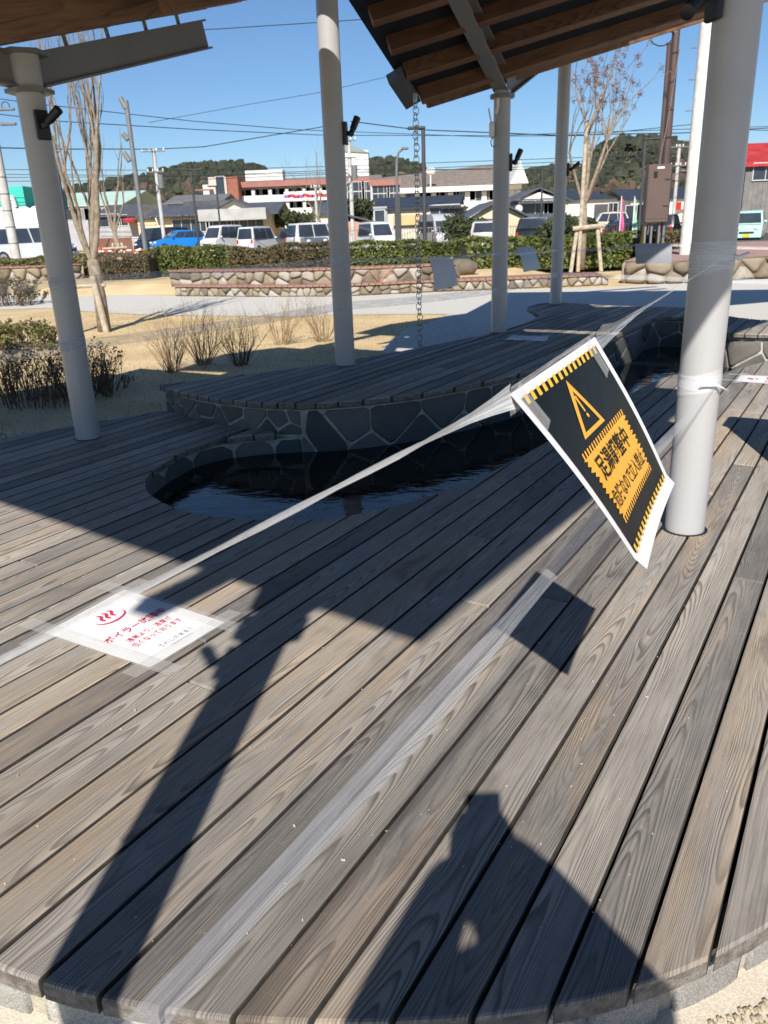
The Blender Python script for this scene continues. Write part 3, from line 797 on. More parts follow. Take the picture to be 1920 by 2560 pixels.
def film(name, alpha, col=(0.82, 0.84, 0.86), rough=0.3, lo=0.1, hi=0.9):
    m = bpy.data.materials.new(name); m.use_nodes = True; t = m.node_tree; b = t.nodes['Principled BSDF']
    b.inputs['Base Color'].default_value = (*col, 1); b.inputs['Roughness'].default_value = rough
    b.inputs['Specular IOR Level'].default_value = 0.6
    uvn = nd(t, 'UVMap'); mp = nd(t, 'Mapping'); mp.inputs['Scale'].default_value = (0.8, 7.0, 1)
    t.links.new(uvn.outputs[0], mp.inputs[0])
    n = nd(t, 'TexNoise'); n.inputs['Scale'].default_value = 1.4; n.inputs['Detail'].default_value = 5; n.inputs['Roughness'].default_value = 0.65
    t.links.new(mp.outputs[0], n.inputs['Vector'])
    r = ramp(t, [(0.3, (lo * alpha,) * 3), (0.5, (alpha * .75,) * 3), (0.72, (min(1, hi * alpha * 1.5),) * 3)], n.outputs[0])
    t.links.new(r.outputs[0], b.inputs['Alpha'])
    bp = nd(t, 'Bump'); bp.inputs['Strength'].default_value = 0.5; bp.inputs['Distance'].default_value = 0.004
    t.links.new(n.outputs[0], bp.inputs['Height']); t.links.new(bp.outputs[0], b.inputs['Normal'])
    MATS[name] = m; return m
M_TAPE = film('clear_tape', 0.5); M_TAPE2 = film('clear_tape_far', 0.42, (0.62, 0.66, 0.75)); M_STICK = film('sticky_tape', 0.36, (0.70, 0.70, 0.68), 0.4, 0.7, 0.8)
def strip(pts, widths, wdirs, m, name, parent, fold=0.0, sub=1):
    """ribbon with UVs; fold bends it into a shallow V."""
    pts = [Vector(p) for p in pts]
    me = bpy.data.meshes.new(name); vs = []; fs = []; uvs = []
    K = 5
    L = 0; ls = [0]
    for a, b in zip(pts, pts[1:]): L += (b - a).length; ls.append(L)
    for i, p in enumerate(pts):
        d = (pts[min(i + 1, len(pts) - 1)] - pts[max(i - 1, 0)]).normalized()
        w = Vector(wdirs[i]); w = (w - d * w.dot(d)).normalized(); n = d.cross(w)
        for k in range(K):
            q = k / (K - 1) - 0.5
            vs.append(p + w * widths[i] * q + n * fold * widths[i] * (abs(q) * 2 + 0.35 * math.sin(q * 14 + i)))
    for i in range(len(pts) - 1):
        for k in range(K - 1): fs.append((i * K + k, i * K + k + 1, (i + 1) * K + k + 1, (i + 1) * K + k))
    me.from_pydata(vs, [], fs); me.update()
    ul = me.uv_layers.new(name='UVMap')
    for lp in me.loops:
        i, k = divmod(lp.vertex_index, K); ul.data[lp.index].uv = (ls[i] * 6, k / (K - 1))
    me.materials.append(m)
    me.polygons.foreach_set('use_smooth', [True] * len(me.polygons))
    return link(name, me, parent)
# ---- the laminated warning sheet hanging from the tape (A3, landscape)
TL, TR, BR, BL = Vector((.173, .996, .941)), Vector((.374, 1.355, .958)), Vector((.539, 1.390, .681)), Vector((.365, 1.018, .682))
sn0 = (TR - TL).cross(BL - TL).normalized()
if sn0.dot(C0 - TL) < 0: sn0 = -sn0
def S(s, t_, h=0.0):
    p = TL * (1 - s) * (1 - t_) + TR * s * (1 - t_) + BR * s * t_ + BL * (1 - s) * t_
    bow = -0.005 * math.sin(math.pi * s) * max(0, t_) ** 1.5 + 0.006 * math.sin(math.pi * t_) + (0.35 * max(0, t_ - 0.94) ** 1.5)
    return p + sn0 * (bow + h)
sign = thing('warning_sign', 'laminated black and orange warning sheet hanging from the clear tape in front', 'warning sign', TL)
def patch(name, s0, s1, t0, t1, h, m, ns=16, ntt=14, quadf=None):
    mb = MB(); vs = []; fs = []
    for j in range(ntt + 1):
        for i in range(ns + 1):
            vs.append(S(s0 + (s1 - s0) * i / ns, t0 + (t1 - t0) * j / ntt, h) - TL)
    for j in range(ntt):
        for i in range(ns): fs.append((j * (ns + 1) + i, (j + 1) * (ns + 1) + i, (j + 1) * (ns + 1) + i + 1, j * (ns + 1) + i + 1))
    mb.add(vs, fs); return mb.build(name, m, sign, smooth=True)
def spoly(mb, pts, h):
    mb.add([S(p[0], p[1], h) - TL for p in pts], [tuple(range(len(pts)))])
E1_ = 0.0006
patch('sheet', -0.012, 1.012, -0.015, 1.015, 0, M_LW)
patch('black_print', 0.03, 0.955, 0.028, 0.935, E1_, M_LK)
for k in range(15):
    s0 = 0.04 + k * 0.0608
    for t0, t1 in ((0.022, 0.066), (0.902, 0.946)):
        a = s0; 
        mb = MB(); spoly(mb, [(a + 0.012, t0), (a + 0.042, t0), (a + 0.030, t1), (a, t1)], 2 * E1_); mb.build('hazard_stripe', M_LY, sign)
mb = MB()     # triangle outline
o3 = [(0.441, 0.080), (0.553, 0.372), (0.252, 0.362)]
cx_ = sum(p[0] for p in o3) / 3; cy_ = sum(p[1] for p in o3) / 3 + 0.02
def tri(k): return [(cx_ + (p[0] - cx_) * k, cy_ + (p[1] - cy_) * k) for p in o3]
A_, B_ = tri(1.0), tri(0.70)
for i in range(3):
    j = (i + 1) % 3; n = 6
    for q in range(n):
        f = lambda P, Q, x: (P[0] + (Q[0] - P[0]) * x, P[1] + (Q[1] - P[1]) * x)
        spoly(mb, [f(A_[i], A_[j], q / n), f(A_[i], A_[j], (q + 1) / n), f(B_[i], B_[j], (q + 1) / n), f(B_[i], B_[j], q / n)], 2 * E1_)
spoly(mb, [(0.412, 0.17), (0.432, 0.17), (0.43, 0.262), (0.416, 0.262)], 2 * E1_)
spoly(mb, [(0.424 + 0.012 * math.cos(a), 0.285 + 0.013 * math.sin(a)) for a in [k * math.pi / 5 for k in range(10)]], 2 * E1_)
mb.build('warning_triangle', M_LO, sign)
mb = MB()     # orange panel with ragged sides
rg = random.Random(4)
N_ = 13
N_ = 22
lft = [(0.128 + (0.022 if k % 2 else -.012) + rg.uniform(-.008, .012), 0.43 + 0.345 * k / N_) for k in range(N_ + 1)]
rgt = [(0.795 + (0.020 if k % 2 else -.016) + rg.uniform(-.012, .008), 0.43 + 0.345 * k / N_) for k in range(N_ + 1)]
for k in range(N_):
    for i in range(8):
        f = lambda a, b, x: (a[0] + (b[0] - a[0]) * x, a[1] + (b[1] - a[1]) * x)
        spoly(mb, [f(lft[k], rgt[k], i / 8), f(lft[k + 1], rgt[k + 1], i / 8), f(lft[k + 1], rgt[k + 1], (i + 1) / 8), f(lft[k], rgt[k], (i + 1) / 8)], 2 * E1_)
for k in range(20):
    a = 0.125 + k * 0.0345
    spoly(mb, [(a + 0.012, 0.398), (a + 0.028, 0.398), (a + 0.018, 0.432), (a + 0.002, 0.432)], 2 * E1_)
    spoly(mb, [(a + 0.008, 0.772), (a + 0.024, 0.772), (a + 0.014, 0.806), (a - 0.002, 0.806)], 2 * E1_)
mb.build('orange_panel', M_LO, sign)
def stext(body, s0, s1, t0, t1, m, bold, name='lettering'):
    vs, fs = text_geo(body, bold)
    mb = MB(); mb.add([S(s0 + (s1 - s0) * x, t1 - (t1 - t0) * y, 3.2 * E1_) - TL for x, y in vs], fs); mb.build(name, m, sign)
stext('足湯調整中', 0.19, 0.70, 0.455, 0.588, M_LK, 0.022)
stext('危険なので立入禁止', 0.155, 0.765, 0.634, 0.735, M_LK, 0.010)
# sticky tape holding the sheet to the barrier tape
for s0, s1 in ((0.012, 0.085), (0.845, 0.925)):
    pts = [S((s0 + s1) / 2, t_, 0.0028) - TL for t_ in (-0.02, 0.05, 0.12, 0.195)]
    strip(pts, [0.032] * 4, [TR - TL] * 4, M_STICK, 'sticky_tape', sign)
# ---- front barrier tapes between the front column and the one behind the camera
def tape_thing(lab, grp=None): return thing('barrier_tape', lab, 'tape', group=grp)
def catenary(a, b, n, sag=0.0):
    return [Vector(a).lerp(Vector(b), i / n) - Vector((0, 0, sag * 4 * (i / n) * (1 - i / n))) for i in range(n + 1)]
def wrap(parent, cx, cy, z, n=3, h=0.05, m=None, seed=0):
    rg = random.Random(seed); r0 = CR + 0.0015
    for k in range(n):
        zz = z + rg.uniform(-.35, .35) * h; tl = rg.uniform(-.02, .02)
        pts = []; wd = []
        for i in range(25):
            a = 2 * math.pi * i / 24
            pts.append(Vector((cx + math.cos(a) * (r0 + k * .0008), cy + math.sin(a) * (r0 + k * .0008), zz + tl * math.cos(a + k)))); wd.append((0, 0, 1))
        strip(pts, [h * rg.uniform(.7, 1)] * 25, wd, m or M_TAPE, 'column_wrap', parent, fold=0.01)
c5x, c5y = 1.177, 2.844
c6x, c6y = -0.67, -0.13
t1 = tape_thing('upper clear tape carrying the hanging warning sheet to the front right column')
kn = atY(1823, 636, 2.80)
fr = Vector((c6x + 0.05, c6y + 0.06, 0.875))
a_ = S(-0.01, -0.005, -0.002); b__ = S(1.01, -0.005, -0.002)
pts = catenary(fr, a_, 26, 0.004); n = len(pts)
wds = [0.0048 + 0.003 * (0.5 + 0.5 * math.sin(i * 1.9)) for i in range(n)]; wds[-1] = 0.034; wds[-2] = 0.022; wds[-3] = 0.014; wds[-4] = 0.010
strip(pts, wds, [Vector((0.3 * math.sin(i * .9), 0, 1)) for i in range(n)], film('clear_tape_twisted', 0.72, lo=0.5), 'tape_band', t1, fold=0.10)
pts = catenary(a_, b__, 6, 0.0)
strip([p - sn0 * 0.002 + Vector((0, 0, -0.006)) for p in pts], [0.04] * 7, [Vector((0, 0, 1))] * 7, M_TAPE, 'tape_band', t1, fold=0.05)
pts = catenary(b__, kn, 22, 0.0); n = len(pts)
strip(pts, [0.050, 0.036, 0.024, 0.015, 0.010, 0.007] + [0.0055] * (n - 6), [Vector((0.2 * math.sin(i), 0, 1)) for i in range(n)], M_TAPE, 'tape_band', t1, fold=0.2)
wrap(t1, c5x, c5y, kn.z, 3, 0.075, seed=1)
m = MB(); m.tube([kn, kn + Vector((.03, -.01, -.012)), kn + Vector((.062, -.015, .004))], [0.006, 0.009, 0.005], 8); m.tube([kn, kn + Vector((.0, -.012, -.05)), kn + Vector((-.006, -.015, -.085))], [0.004, 0.006, 0.003], 6)
m.build('knot', plain('knotted_film', (0.8, 0.82, 0.84), 0.25, 0.3, 0.75), t1, True)
t2 = tape_thing('lower clear tape slanting across the deck towards the camera')
kn2 = Vector((1.205, 2.772, 0.57))
fr2 = Vector((c6x + 0.06, c6y + 0.05, 0.605))
ctl = [Vector(q) for q in ((-.47, -.10, .62), (-.18, .44, .60), (.06, .88, .555), (.327, 1.373, .525), (.75, 2.08, .535))] + [kn2]
pts = []
for i in range(len(ctl) - 1): pts += [ctl[i].lerp(ctl[i + 1], j / 5) for j in range(5)]
pts.append(kn2); n = len(pts)
wds = [0.030 + 0.005 * math.sin(i * 0.8) for i in range(n)]
for i in range(5): wds[-1 - i] = 0.007 + 0.005 * i
strip(pts, wds, [Vector((0.55, -0.3, -0.30 + 0.10 * math.sin(i * .5))) for i in range(n)], film('clear_tape_near', 0.46, (0.44, 0.46, 0.50), 0.15, lo=0.45), 'tape_band', t2, fold=0.10)
wrap(t2, c5x, c5y, 0.585, 3, 0.06, seed=2)
m = MB(); m.tube([kn2 + Vector((-.06, -.015, .012)), kn2 + Vector((0, -.012, .012)), kn2 + Vector((.05, 0, -.012))], [0.003, 0.006, 0.002], 8)
m.build('knot', MATS['knotted_film'], t2, True)
# ---- papers taped flat on the decks
def floor_paper(c, name, lab, z, seed=1, design='boiler'):
    """c: corners (top-left, top-right, bottom-right, bottom-left) on the deck"""
    c = [Vector((q[0], q[1], z)) for q in c]
    P = lambda s, t_, h=0.0: c[0] * (1 - s) * (1 - t_) + c[1] * s * (1 - t_) + c[2] * s * t_ + c[3] * (1 - s) * t_ + Vector((0, 0, h))
    o = thing(name, lab, 'notice', c[0])
    q = lambda s, t_, h: P(s, t_, h) - c[0]
    mb = MB(); N = 8
    vs = [q(i / N, j / N, 0.003 + 0.0006 * math.sin(i * 2.1 + j)) for j in range(N + 1) for i in range(N + 1)]
    mb.add(vs, [(j * (N + 1) + i, (j + 1) * (N + 1) + i, (j + 1) * (N + 1) + i + 1, j * (N + 1) + i + 1) for j in range(N) for i in range(N)])
    mb.build('sheet', M_PAPER, o, True)
    def tx(body, s0, s1, t0, t1, m, bold=0.0):
        v, f = text_geo(body, bold); mb = MB(); mb.add([q(s0 + (s1 - s0) * x, t1 - (t1 - t0) * y, 0.0046) for x, y in v], f); mb.build('lettering', m, o)
    # hot-spring mark: bowl arc with three rising wisps
    mb = MB()
    def stroke(pts, ws, h=0.0046):
        vs = []
        for i, (x, y) in enumerate(pts):
            a = pts[max(0, i - 1)]; b = pts[min(len(pts) - 1, i + 1)]; dx, dy = b[0] - a[0], (b[1] - a[1]) * 1.41; d = math.hypot(dx, dy)
            nx, ny = -dy / d, dx / d / 1.41
            vs += [q(x + nx * ws[i], y + ny * ws[i], h), q(x - nx * ws[i], y - ny * ws[i], h)]
        mb.add(vs, [(2 * i, 2 * i + 1, 2 * i + 3, 2 * i + 2) for i in range(len(pts) - 1)])
    for k in range(3):
        x0 = 0.44 + k * 0.065
        stroke([(x0 + 0.022 * math.sin(i / 12 * 6.0), 0.15 + 0.105 * i / 12) for i in range(13)], [0.012 + 0.004 * math.sin(i / 12 * 3.1) for i in range(13)])
    stroke([(0.505 + 0.165 * math.cos(a), 0.245 + 0.075 * math.sin(a)) for a in [math.pi * (1.04 - 1.08 * i / 20) for i in range(21)]], [0.004 + 0.010 * math.sin(math.pi * i / 20) for i in range(21)])
    mb.build('hot_spring_mark', M_RED, o)
    tx('ボイラー故障中', 0.13, 0.89, 0.452, 0.535, M_RED, 0.012)
    tx('通常より、温度が', 0.24, 0.80, 0.592, 0.648, M_RED, 0.004)
    tx('低くなっております', 0.20, 0.82, 0.672, 0.732, M_RED, 0.004)
    tx('うれしのまるく', 0.32, 0.74, 0.840, 0.880, M_GREYP)
    tx('URESHINO MARUKU', 0.39, 0.67, 0.908, 0.922, M_GREYP)
    rg = random.Random(seed); W_ = 0.16
    for e in range(4):
        A0_, B0_ = ((0, 0), (1, 0)) if e == 0 else ((1, 0), (1, 1)) if e == 1 else ((1, 1), (0, 1)) if e == 2 else ((0, 1), (0, 0))
        x0 = rg.uniform(-.27, -.16); x1 = 1 + rg.uniform(.14, .27)
        pts = [q(A0_[0] + (B0_[0] - A0_[0]) * x, A0_[1] + (B0_[1] - A0_[1]) * x, 0.0058 + 0.0007 * e) for x in [x0 + (x1 - x0) * i / 6 for i in range(7)]]
        d = (pts[1] - pts[0]).normalized(); w = Vector((0, 0, 1)).cross(d)
        strip([p_ + w * -0.016 for p_ in pts], [0.056] * 7, [w] * 7, M_STICK, 'tape_edge', o)
    return o
pc = [onZ(*p)[:2] for p in ((127, 1583), (312.5, 1480.6), (548, 1558), (372, 1664))]
pc_c = sum((Vector(q) for q in pc), Vector((0, 0))) / 4; pc = [tuple(pc_c + (Vector(q) - pc_c) * 1.07) for q in pc]
# the sheet's top edge runs from its left corner to its far corner
fp = floor_paper(pc, 'floor_notice', 'white notice with red hot spring mark taped flat on the near deck', 0.0)
floor_paper([(1.459, 6.843), (1.133, 7.039), (1.245, 7.282), (1.55, 7.15)][0:4], 'floor_notice', 'white paper notice lying in shade on the raised deck', ZR, 2)
floor_paper([(2.615, 5.68), (2.77, 5.93), (3.12, 5.72), (2.96, 5.46)], 'floor_notice', 'white notice with a red mark taped on the sunny deck right of the thick column', 0.0, 3)
# ---- box pedestal at the right edge
pb = thing('control_pedestal', 'grey steel pedestal at the right edge of the deck casting a long shadow', 'pedestal', (1.865, 3.50, 0), R(58.2))
M_PED = mat('pedestal_paint', (0.33, 0.32, 0.29), 0.5, 0.08, 4)
m = MB(); m.bbox((0.13, -0.12, 0.37), (0.24, 0.22, 0.74), 0.012); m.build('cabinet', M_PED, pb)
m = MB(); m.bbox((0.13, -0.12, 0.765), (0.27, 0.25, 0.05), 0.02); m.build('lid', M_PED, pb)
m = MB(); m.bbox((0.008, -0.12, 0.4), (0.008, 0.16, 0.5), 0.002); m.build('door', M_PED, pb)
# ================================================================ photographer
M_JACK = mat('dark_jacket', (0.03, 0.035, 0.05), 0.8, 0.2, 12, bump=0.3, bscale=60)
M_SKIN = mat('skin', (0.48, 0.29, 0.20), 0.5, 0.05, 8)
M_TROU = mat('navy_trousers', (0.03, 0.035, 0.05), 0.85, 0.15, 12)
M_HAIR = mat('dark_hair', (0.012, 0.010, 0.009), 0.5, 0.2, 30)
per = thing('person', 'person in a dark jacket holding a phone up with both hands behind the deck edge', 'person', (0.03, -0.47, GRD))
def skin(name, verts, edges, radii, m, parent, root=0, sub=2):
    me = bpy.data.meshes.new(name); me.from_pydata(verts, edges, []); me.update()
    me.materials.append(m)
    o = link(name, me, parent)
    sk_ = o.modifiers.new('skin', 'SKIN'); sk_.use_smooth_shade = True
    if not me.skin_vertices: me.skin_vertices.new() if hasattr(me.skin_vertices, 'new') else None
    sv = me.skin_vertices[0].data
    for i, r in enumerate(radii): sv[i].radius = r if isinstance(r, tuple) else (r, r); sv[i].use_root = (i == root)
    if sub: s_ = o.modifiers.new('smooth', 'SUBSURF'); s_.levels = sub; s_.render_levels = sub
    return o
# local frame: origin between the feet on the gravel, +y towards the scene
body_v = [(0, 0, .84), (0, .0, .98), (0, -.01, 1.12), (0, 0.0, 1.225), (-.015, .012, 1.28), (-.03, .03, 1.33),
          (.075, 0, .80), (.085, .02, .45), (.09, -.01, .08), (.10, .11, .035), (-.075, 0, .80), (-.085, .02, .45), (-.09, -.01, .08), (-.10, .11, .035),
          (.165, .01, 1.225), (.20, .13, 1.10), (.045, .43, 1.17), (-.165, .01, 1.225), (-.235, .13, 1.09), (-.07, .43, 1.17), (-.07, .14, 1.20)]
body_e = [(0, 1), (1, 2), (2, 3), (3, 4), (4, 5), (0, 6), (6, 7), (7, 8), (8, 9), (0, 10), (10, 11), (11, 12), (12, 13), (3, 14), (14, 15), (15, 16), (3, 17), (17, 18), (18, 19), (3, 20)]
rad = [(.15, .10), (.135, .10), (.155, .11), (.13, .09), (.05, .05), (.05, .05), .085, .062, .045, .04, .085, .062, .045, .04, .09, .075, .042, .09, .078, .046, .10]
try:
    skin('body', body_v, body_e, rad, M_JACK, per)
    hand_ok = True
except Exception as ex:
    print('skin failed', ex); hand_ok = False
m = MB(); m.sphere((-.03, .055, 1.40), 0.084, 16, 12, (0.86, 1.0, 1.22))
hd = m.build('head', M_SKIN, per, True)
m = MB(); m.sphere((-.03, .145, 1.395), 0.016, 8, 6, (0.8, 1.2, 1.5)); m.build('nose', M_SKIN, hd, True)
for sx_ in (-1, 1):
    m = MB(); m.sphere((-.03 + sx_ * .076, .05, 1.40), 0.026, 8, 6, (0.4, 0.8, 1.3)); m.build('ear', M_SKIN, hd, True)
    m = MB(); m.sphere((-.03 + sx_ * .032, .130, 1.415), 0.011, 8, 6); m.build('eye', M_HAIR, hd, True)
m = MB(); m.sphere((-.03, .133, 1.352), 0.02, 8, 6, (1.2, 0.4, 0.4)); m.build('mouth', mat('lips', (0.35, 0.13, 0.11), 0.5), hd, True)
m = MB(); m.sphere((-.03, .03, 1.43), 0.092, 16, 10, (0.92, 1.0, 1.1)); m.build('hair', M_HAIR, hd, True)
for sx_ in (-1, 1):                       # palms and five fingers closed on the phone
    hx = -0.0285 + sx_ * 0.05
    v = [(hx + sx_ * 0.0, .40, 1.165), (hx, .435, 1.185)]; e = [(0, 1)]; rr = [.026, .024]
    for k in range(4):
        z = 1.165 + k * .019; n0 = len(v)
        v += [(hx, .45, z + .008), (hx - sx_ * .012, .474, z + .012), (hx - sx_ * .030, .481, z + .014)]
        e += [(1, n0), (n0, n0 + 1), (n0 + 1, n0 + 2)]; rr += [.009, .008, .007]
    n0 = len(v); v += [(hx - sx_ * .012, .44, 1.2), (hx - sx_ * .032, .446, 1.225)]; e += [(1, n0), (n0, n0 + 1)]; rr += [.0095, .008]
    try: skin('hand', v, e, rr, M_SKIN, per, root=0, sub=1)
    except Exception as ex: print('hand', ex)
ph = thing('phone', 'dark phone held upright in the hands of the photographer', 'phone', (0.004, -0.012, 1.163))
ph.rotation_euler = (-TH, 0, 0)
m = MB(); m.bbox((0, -0.004, -0.073), (0.0745, 0.008, 0.15), 0.003); m.build('case', M_BLACK, ph)
m = MB(); m.bbox((0, -0.0086, -0.073), (0.069, 0.0008, 0.144), 0.0003); m.build('screen', mat('screen_glass', (0.02, 0.02, 0.025), 0.1, 0.1, 3), ph)
# ================================================================ garden
M_BARK = mat('grey_bark', (0.30, 0.25, 0.19), 0.9, 0.3, 14, bump=0.6, bscale=40, col2=(0.17, 0.135, 0.10))
M_TWIG = mat('brown_twig', (0.17, 0.11, 0.07), 0.9, 0.3, 20, col2=(0.09, 0.06, 0.04))
M_TWIGL = mat('tan_twig', (0.36, 0.25, 0.14), 0.9, 0.3, 20, col2=(0.22, 0.14, 0.08))
M_STAKE = mat('stake_wood', (0.42, 0.36, 0.27), 0.85, 0.2, 10, bump=0.3, bscale=50)
M_LEAFG = mat('hedge_leaf', (0.125, 0.145, 0.03), 0.55, 0.3, 2.5, col2=(0.05, 0.075, 0.018), detail=8, fac_lo=0.35, fac_hi=0.65)
M_LEAFB = mat('brown_leaf', (0.145, 0.105, 0.05), 0.7, 0.3, 3, col2=(0.065, 0.065, 0.028), detail=8)
M_LEAFO = mat('olive_leaf', (0.16, 0.15, 0.05), 0.6, 0.3, 2.5, col2=(0.09, 0.09, 0.03), detail=8)
M_DRYL = mat('dry_seed', (0.16, 0.08, 0.05), 0.9, 0.3, 5)
M_PLK = mat('seat_plank', (0.30, 0.165, 0.125), 0.7, 0.16, 6, bump=0.2, bscale=50)
M_PAVE = mat('brick_paving', (0.34, 0.215, 0.175), 0.9, 0.15, 5, bump=0.2, bscale=40)
M_DIRT = mat('shrub_mulch', (0.17, 0.135, 0.095), 0.95, 0.3, 10, bump=0.8, bscale=60)
def leaf_cloud(name, n, sampler, size, m, parent, seed=0, up=0.3):
    rg = np.random.default_rng(seed); vs = []; fs = []
    P = np.array([sampler(rg) for _ in range(n)])
    d1 = rg.normal(size=(n, 3)); d1[:, 2] += up; d1 /= np.linalg.norm(d1, axis=1)[:, None]
    d2 = np.cross(d1, rg.normal(size=(n, 3))); d2 /= np.linalg.norm(d2, axis=1)[:, None]
    s = rg.uniform(.6, 1.3, (n, 1)) * size
    V_ = np.stack([P - d1 * s, P + d2 * s * .5, P + d1 * s, P - d2 * s * .5], 1).reshape(-1, 3)
    me = bpy.data.meshes.new(name); me.from_pydata(V_.tolist(), [], np.arange(n * 4).reshape(-1, 4).tolist()); me.update(); me.materials.append(m)
    return link(name, me, parent)
def hedge(pts, z0, h, w, n, m, lab, seed=0, size=0.045, group=None, dome=False):
    cv = Curve(pts); o = thing('hedge', lab, 'hedge', (pts[0][0], pts[0][1], z0), group=group)
    O = Vector((pts[0][0], pts[0][1], z0))
    mb = MB(); N = max(4, int(cv.L / .5)); vs = []
    for i in range(N + 1):
        P, T = cv.at(cv.L * i / N); nn = Vector((T.y, -T.x))
        for a, z in ((-.38, 0), (-.38, .8), (.38, .8), (.38, 0)): vs.append((P.x + nn.x * a * w - O.x, P.y + nn.y * a * w - O.y, z * h))
    fs = []
    for i in range(N):
        for k in range(4): fs.append((i * 4 + k, i * 4 + (k + 1) % 4, (i + 1) * 4 + (k + 1) % 4, (i + 1) * 4 + k))
    fs += [(3, 2, 1, 0), (N * 4, N * 4 + 1, N * 4 + 2, N * 4 + 3)]
    mb.add(vs, fs); mb.build('dark_core', mat('hedge_core', (0.03, 0.028, 0.015), 0.95, 0.3, 6), o)  # dark box core added inside the leaves
    ph = random.Random(seed).uniform(0, 6)
    def smp(r):
        s = r.uniform(0, cv.L); P, T = cv.at(s); nn = Vector((T.y, -T.x))
        hh = h * (1 + 0.06 * math.sin(s * 1.7 + ph) + 0.05 * math.sin(s * 4.1 + ph * 2)); ww = w * (1 + 0.10 * math.sin(s * 2.3 + ph))
        if r.uniform() < .42: a = r.uniform(-.5, .5); z = hh * (1 - abs(r.normal()) * .05)
        else: a = .5 * (1 if r.uniform() < .8 else -1) * (1 - abs(r.normal()) * .08); z = hh * r.uniform(0.02, 1)
        if abs(a) > .42 and z > .85 * hh: a *= .92
        return (P.x + nn.x * a * ww - O.x, P.y + nn.y * a * ww - O.y, z)
    leaf_cloud('foliage', n, smp, size, m, o, seed)
    return o
def grow(mb, p, d, r, L, depth, rg, spread=0.55, up=0.25, seg=4, tips=None, taper=0.6, n=5, kids=(2, 3)):
    pts = [p]; rad = [r]
    d = d.normalized()
    for i in range(seg):
        d = (d + Vector((rg.gauss(0, .08), rg.gauss(0, .08), rg.gauss(0, .05) + up * .15))).normalized()
        p = p + d * L / seg; pts.append(p); rad.append(r * (1 - (1 - taper) * (i + 1) / seg))
    mb.tube(pts, rad, n, cap=depth == 0)
    if depth == 0:
        if tips is not None: tips.append((pts[-2], pts[-1]))
        return
    for k in range(rg.randint(*kids)):
        q = pts[-1] if k == 0 else pts[rg.randint(max(1, seg // 2), seg)]
        nd_ = (d + Vector((rg.gauss(0, spread), rg.gauss(0, spread), rg.gauss(0, spread * .5) + up))).normalized()
        grow(mb, q, nd_, rad[-1] * rg.uniform(.6, .85), L * rg.uniform(.55, .85), depth - 1, rg, spread, up, seg, tips, taper, n if depth > 2 else 4, kids)
def stake(parent, a, b, r=0.03, name='support_stake'):
    m = MB(); m.tube([a, b], r, 8); return m.build(name, M_STAKE, parent)
# --- left pruned multi-stem tree with a prop
def tree(lab, base, seed, trunk_h, limbs, r, depth, dry=0, spread=.3, L=1.0, up=.5, group=None, kids=(2, 3)):
    o = thing('tree', lab, 'tree', base, group=group); rg = random.Random(seed)
    m = MB(); top = Vector((limbs[0][0] * .05, 0, trunk_h)); m.tube([(0, 0, -.05), (0.01, 0, trunk_h * .5), top], [r * 1.15, r, r * .92], 10); m.build('trunk', M_BARK, o, True)
    m = MB(); tips = []
    for (dx, dy, dz, ll, rr) in limbs:
        grow(m, top - Vector((0, 0, .05)), Vector((dx, dy, dz)), r * rr, ll, depth, rg, spread, up, 5, tips, .62, 6, kids)
    m.build('crown', M_BARK, o, True)
    if dry:
        def smp(q):
            a, b_ = tips[int(q.integers(len(tips)))]; f = q.uniform(.2, 1.1); return tuple(Vector(a).lerp(Vector(b_), f) + Vector(q.normal(size=3) * .035))
        leaf_cloud('dry_leaves', dry, smp, 0.022, M_DRYL, o, seed)
    return o
b0 = GZ(226, 716)
tr = tree('tall pruned leafless tree with pale upright stems beside the left column', b0, 4, 1.02, [(-.34, 0, 1, 1.5, .52), (-.16, .1, 1, 1.6, .54), (.10, -.05, 1, 1.7, .54), (.26, .1, 1, 1.5, .5), (.02, .15, 1, 1.7, .45), (-.05, -.1, 1, 1.2, .34)], 0.09, 3, 0, .20, 1, .55, kids=(2, 3))
stake(tr, (-.36, -.05, -.1), (-.42, -.05, 0.78), .045); stake(tr, (-.5, -.1, .66), (.12, -.02, .66), .03, 'cross_rail')
stake(tr, (.09, -.16, -.1), (-.02, -.1, .8), .045)
b0 = GZ(263, 600)
tr = tree('smaller leafless tree with cut limbs held by leaning stakes behind the path', b0, 9, 1.5, [(-.35, 0, 1, 1.2, .6), (.1, .1, 1, 1.5, .7), (.35, -.1, 1, 1.1, .5), (-.1, .2, 1, 1.4, .5)], 0.085, 2, 0, .3, 1, .4)
for dx in (-.32, .16, .5): stake(tr, (dx, -.25, -.1), (dx * .35, -.05, 1.15), .045)
stake(tr, (-.45, -.2, .98), (.4, -.2, 1.0), .035, 'cross_rail')
b0 = W(1254, 592, 21.0); b0.z = 0.03
tr = tree('leafless tree with dry brown seed heads tied to a crossbar right of the slim column', b0, 31, 1.5, [(-.12, 0, 1, 1.7, .66), (.10, .1, 1, 1.8, .7), (.34, -.05, 1, 1.5, .6), (.55, .1, .9, 1.35, .5), (-.36, .0, 1, 1.35, .45), (.2, .2, 1, 1.7, .5)], 0.10, 3, 3400, .42, 1, .22)
for a, b_ in (((-.33, -.3, -.1), (-.16, -.08, .98)), ((.45, -.3, -.1), (.34, -.1, 1.0)), ((-.10, -.12, -.1), (-.06, -.14, 3.4))): stake(tr, a, b_, .05)
stake(tr, (-.3, -.18, .95), (.5, -.18, 1.0), .055, 'cross_rail')
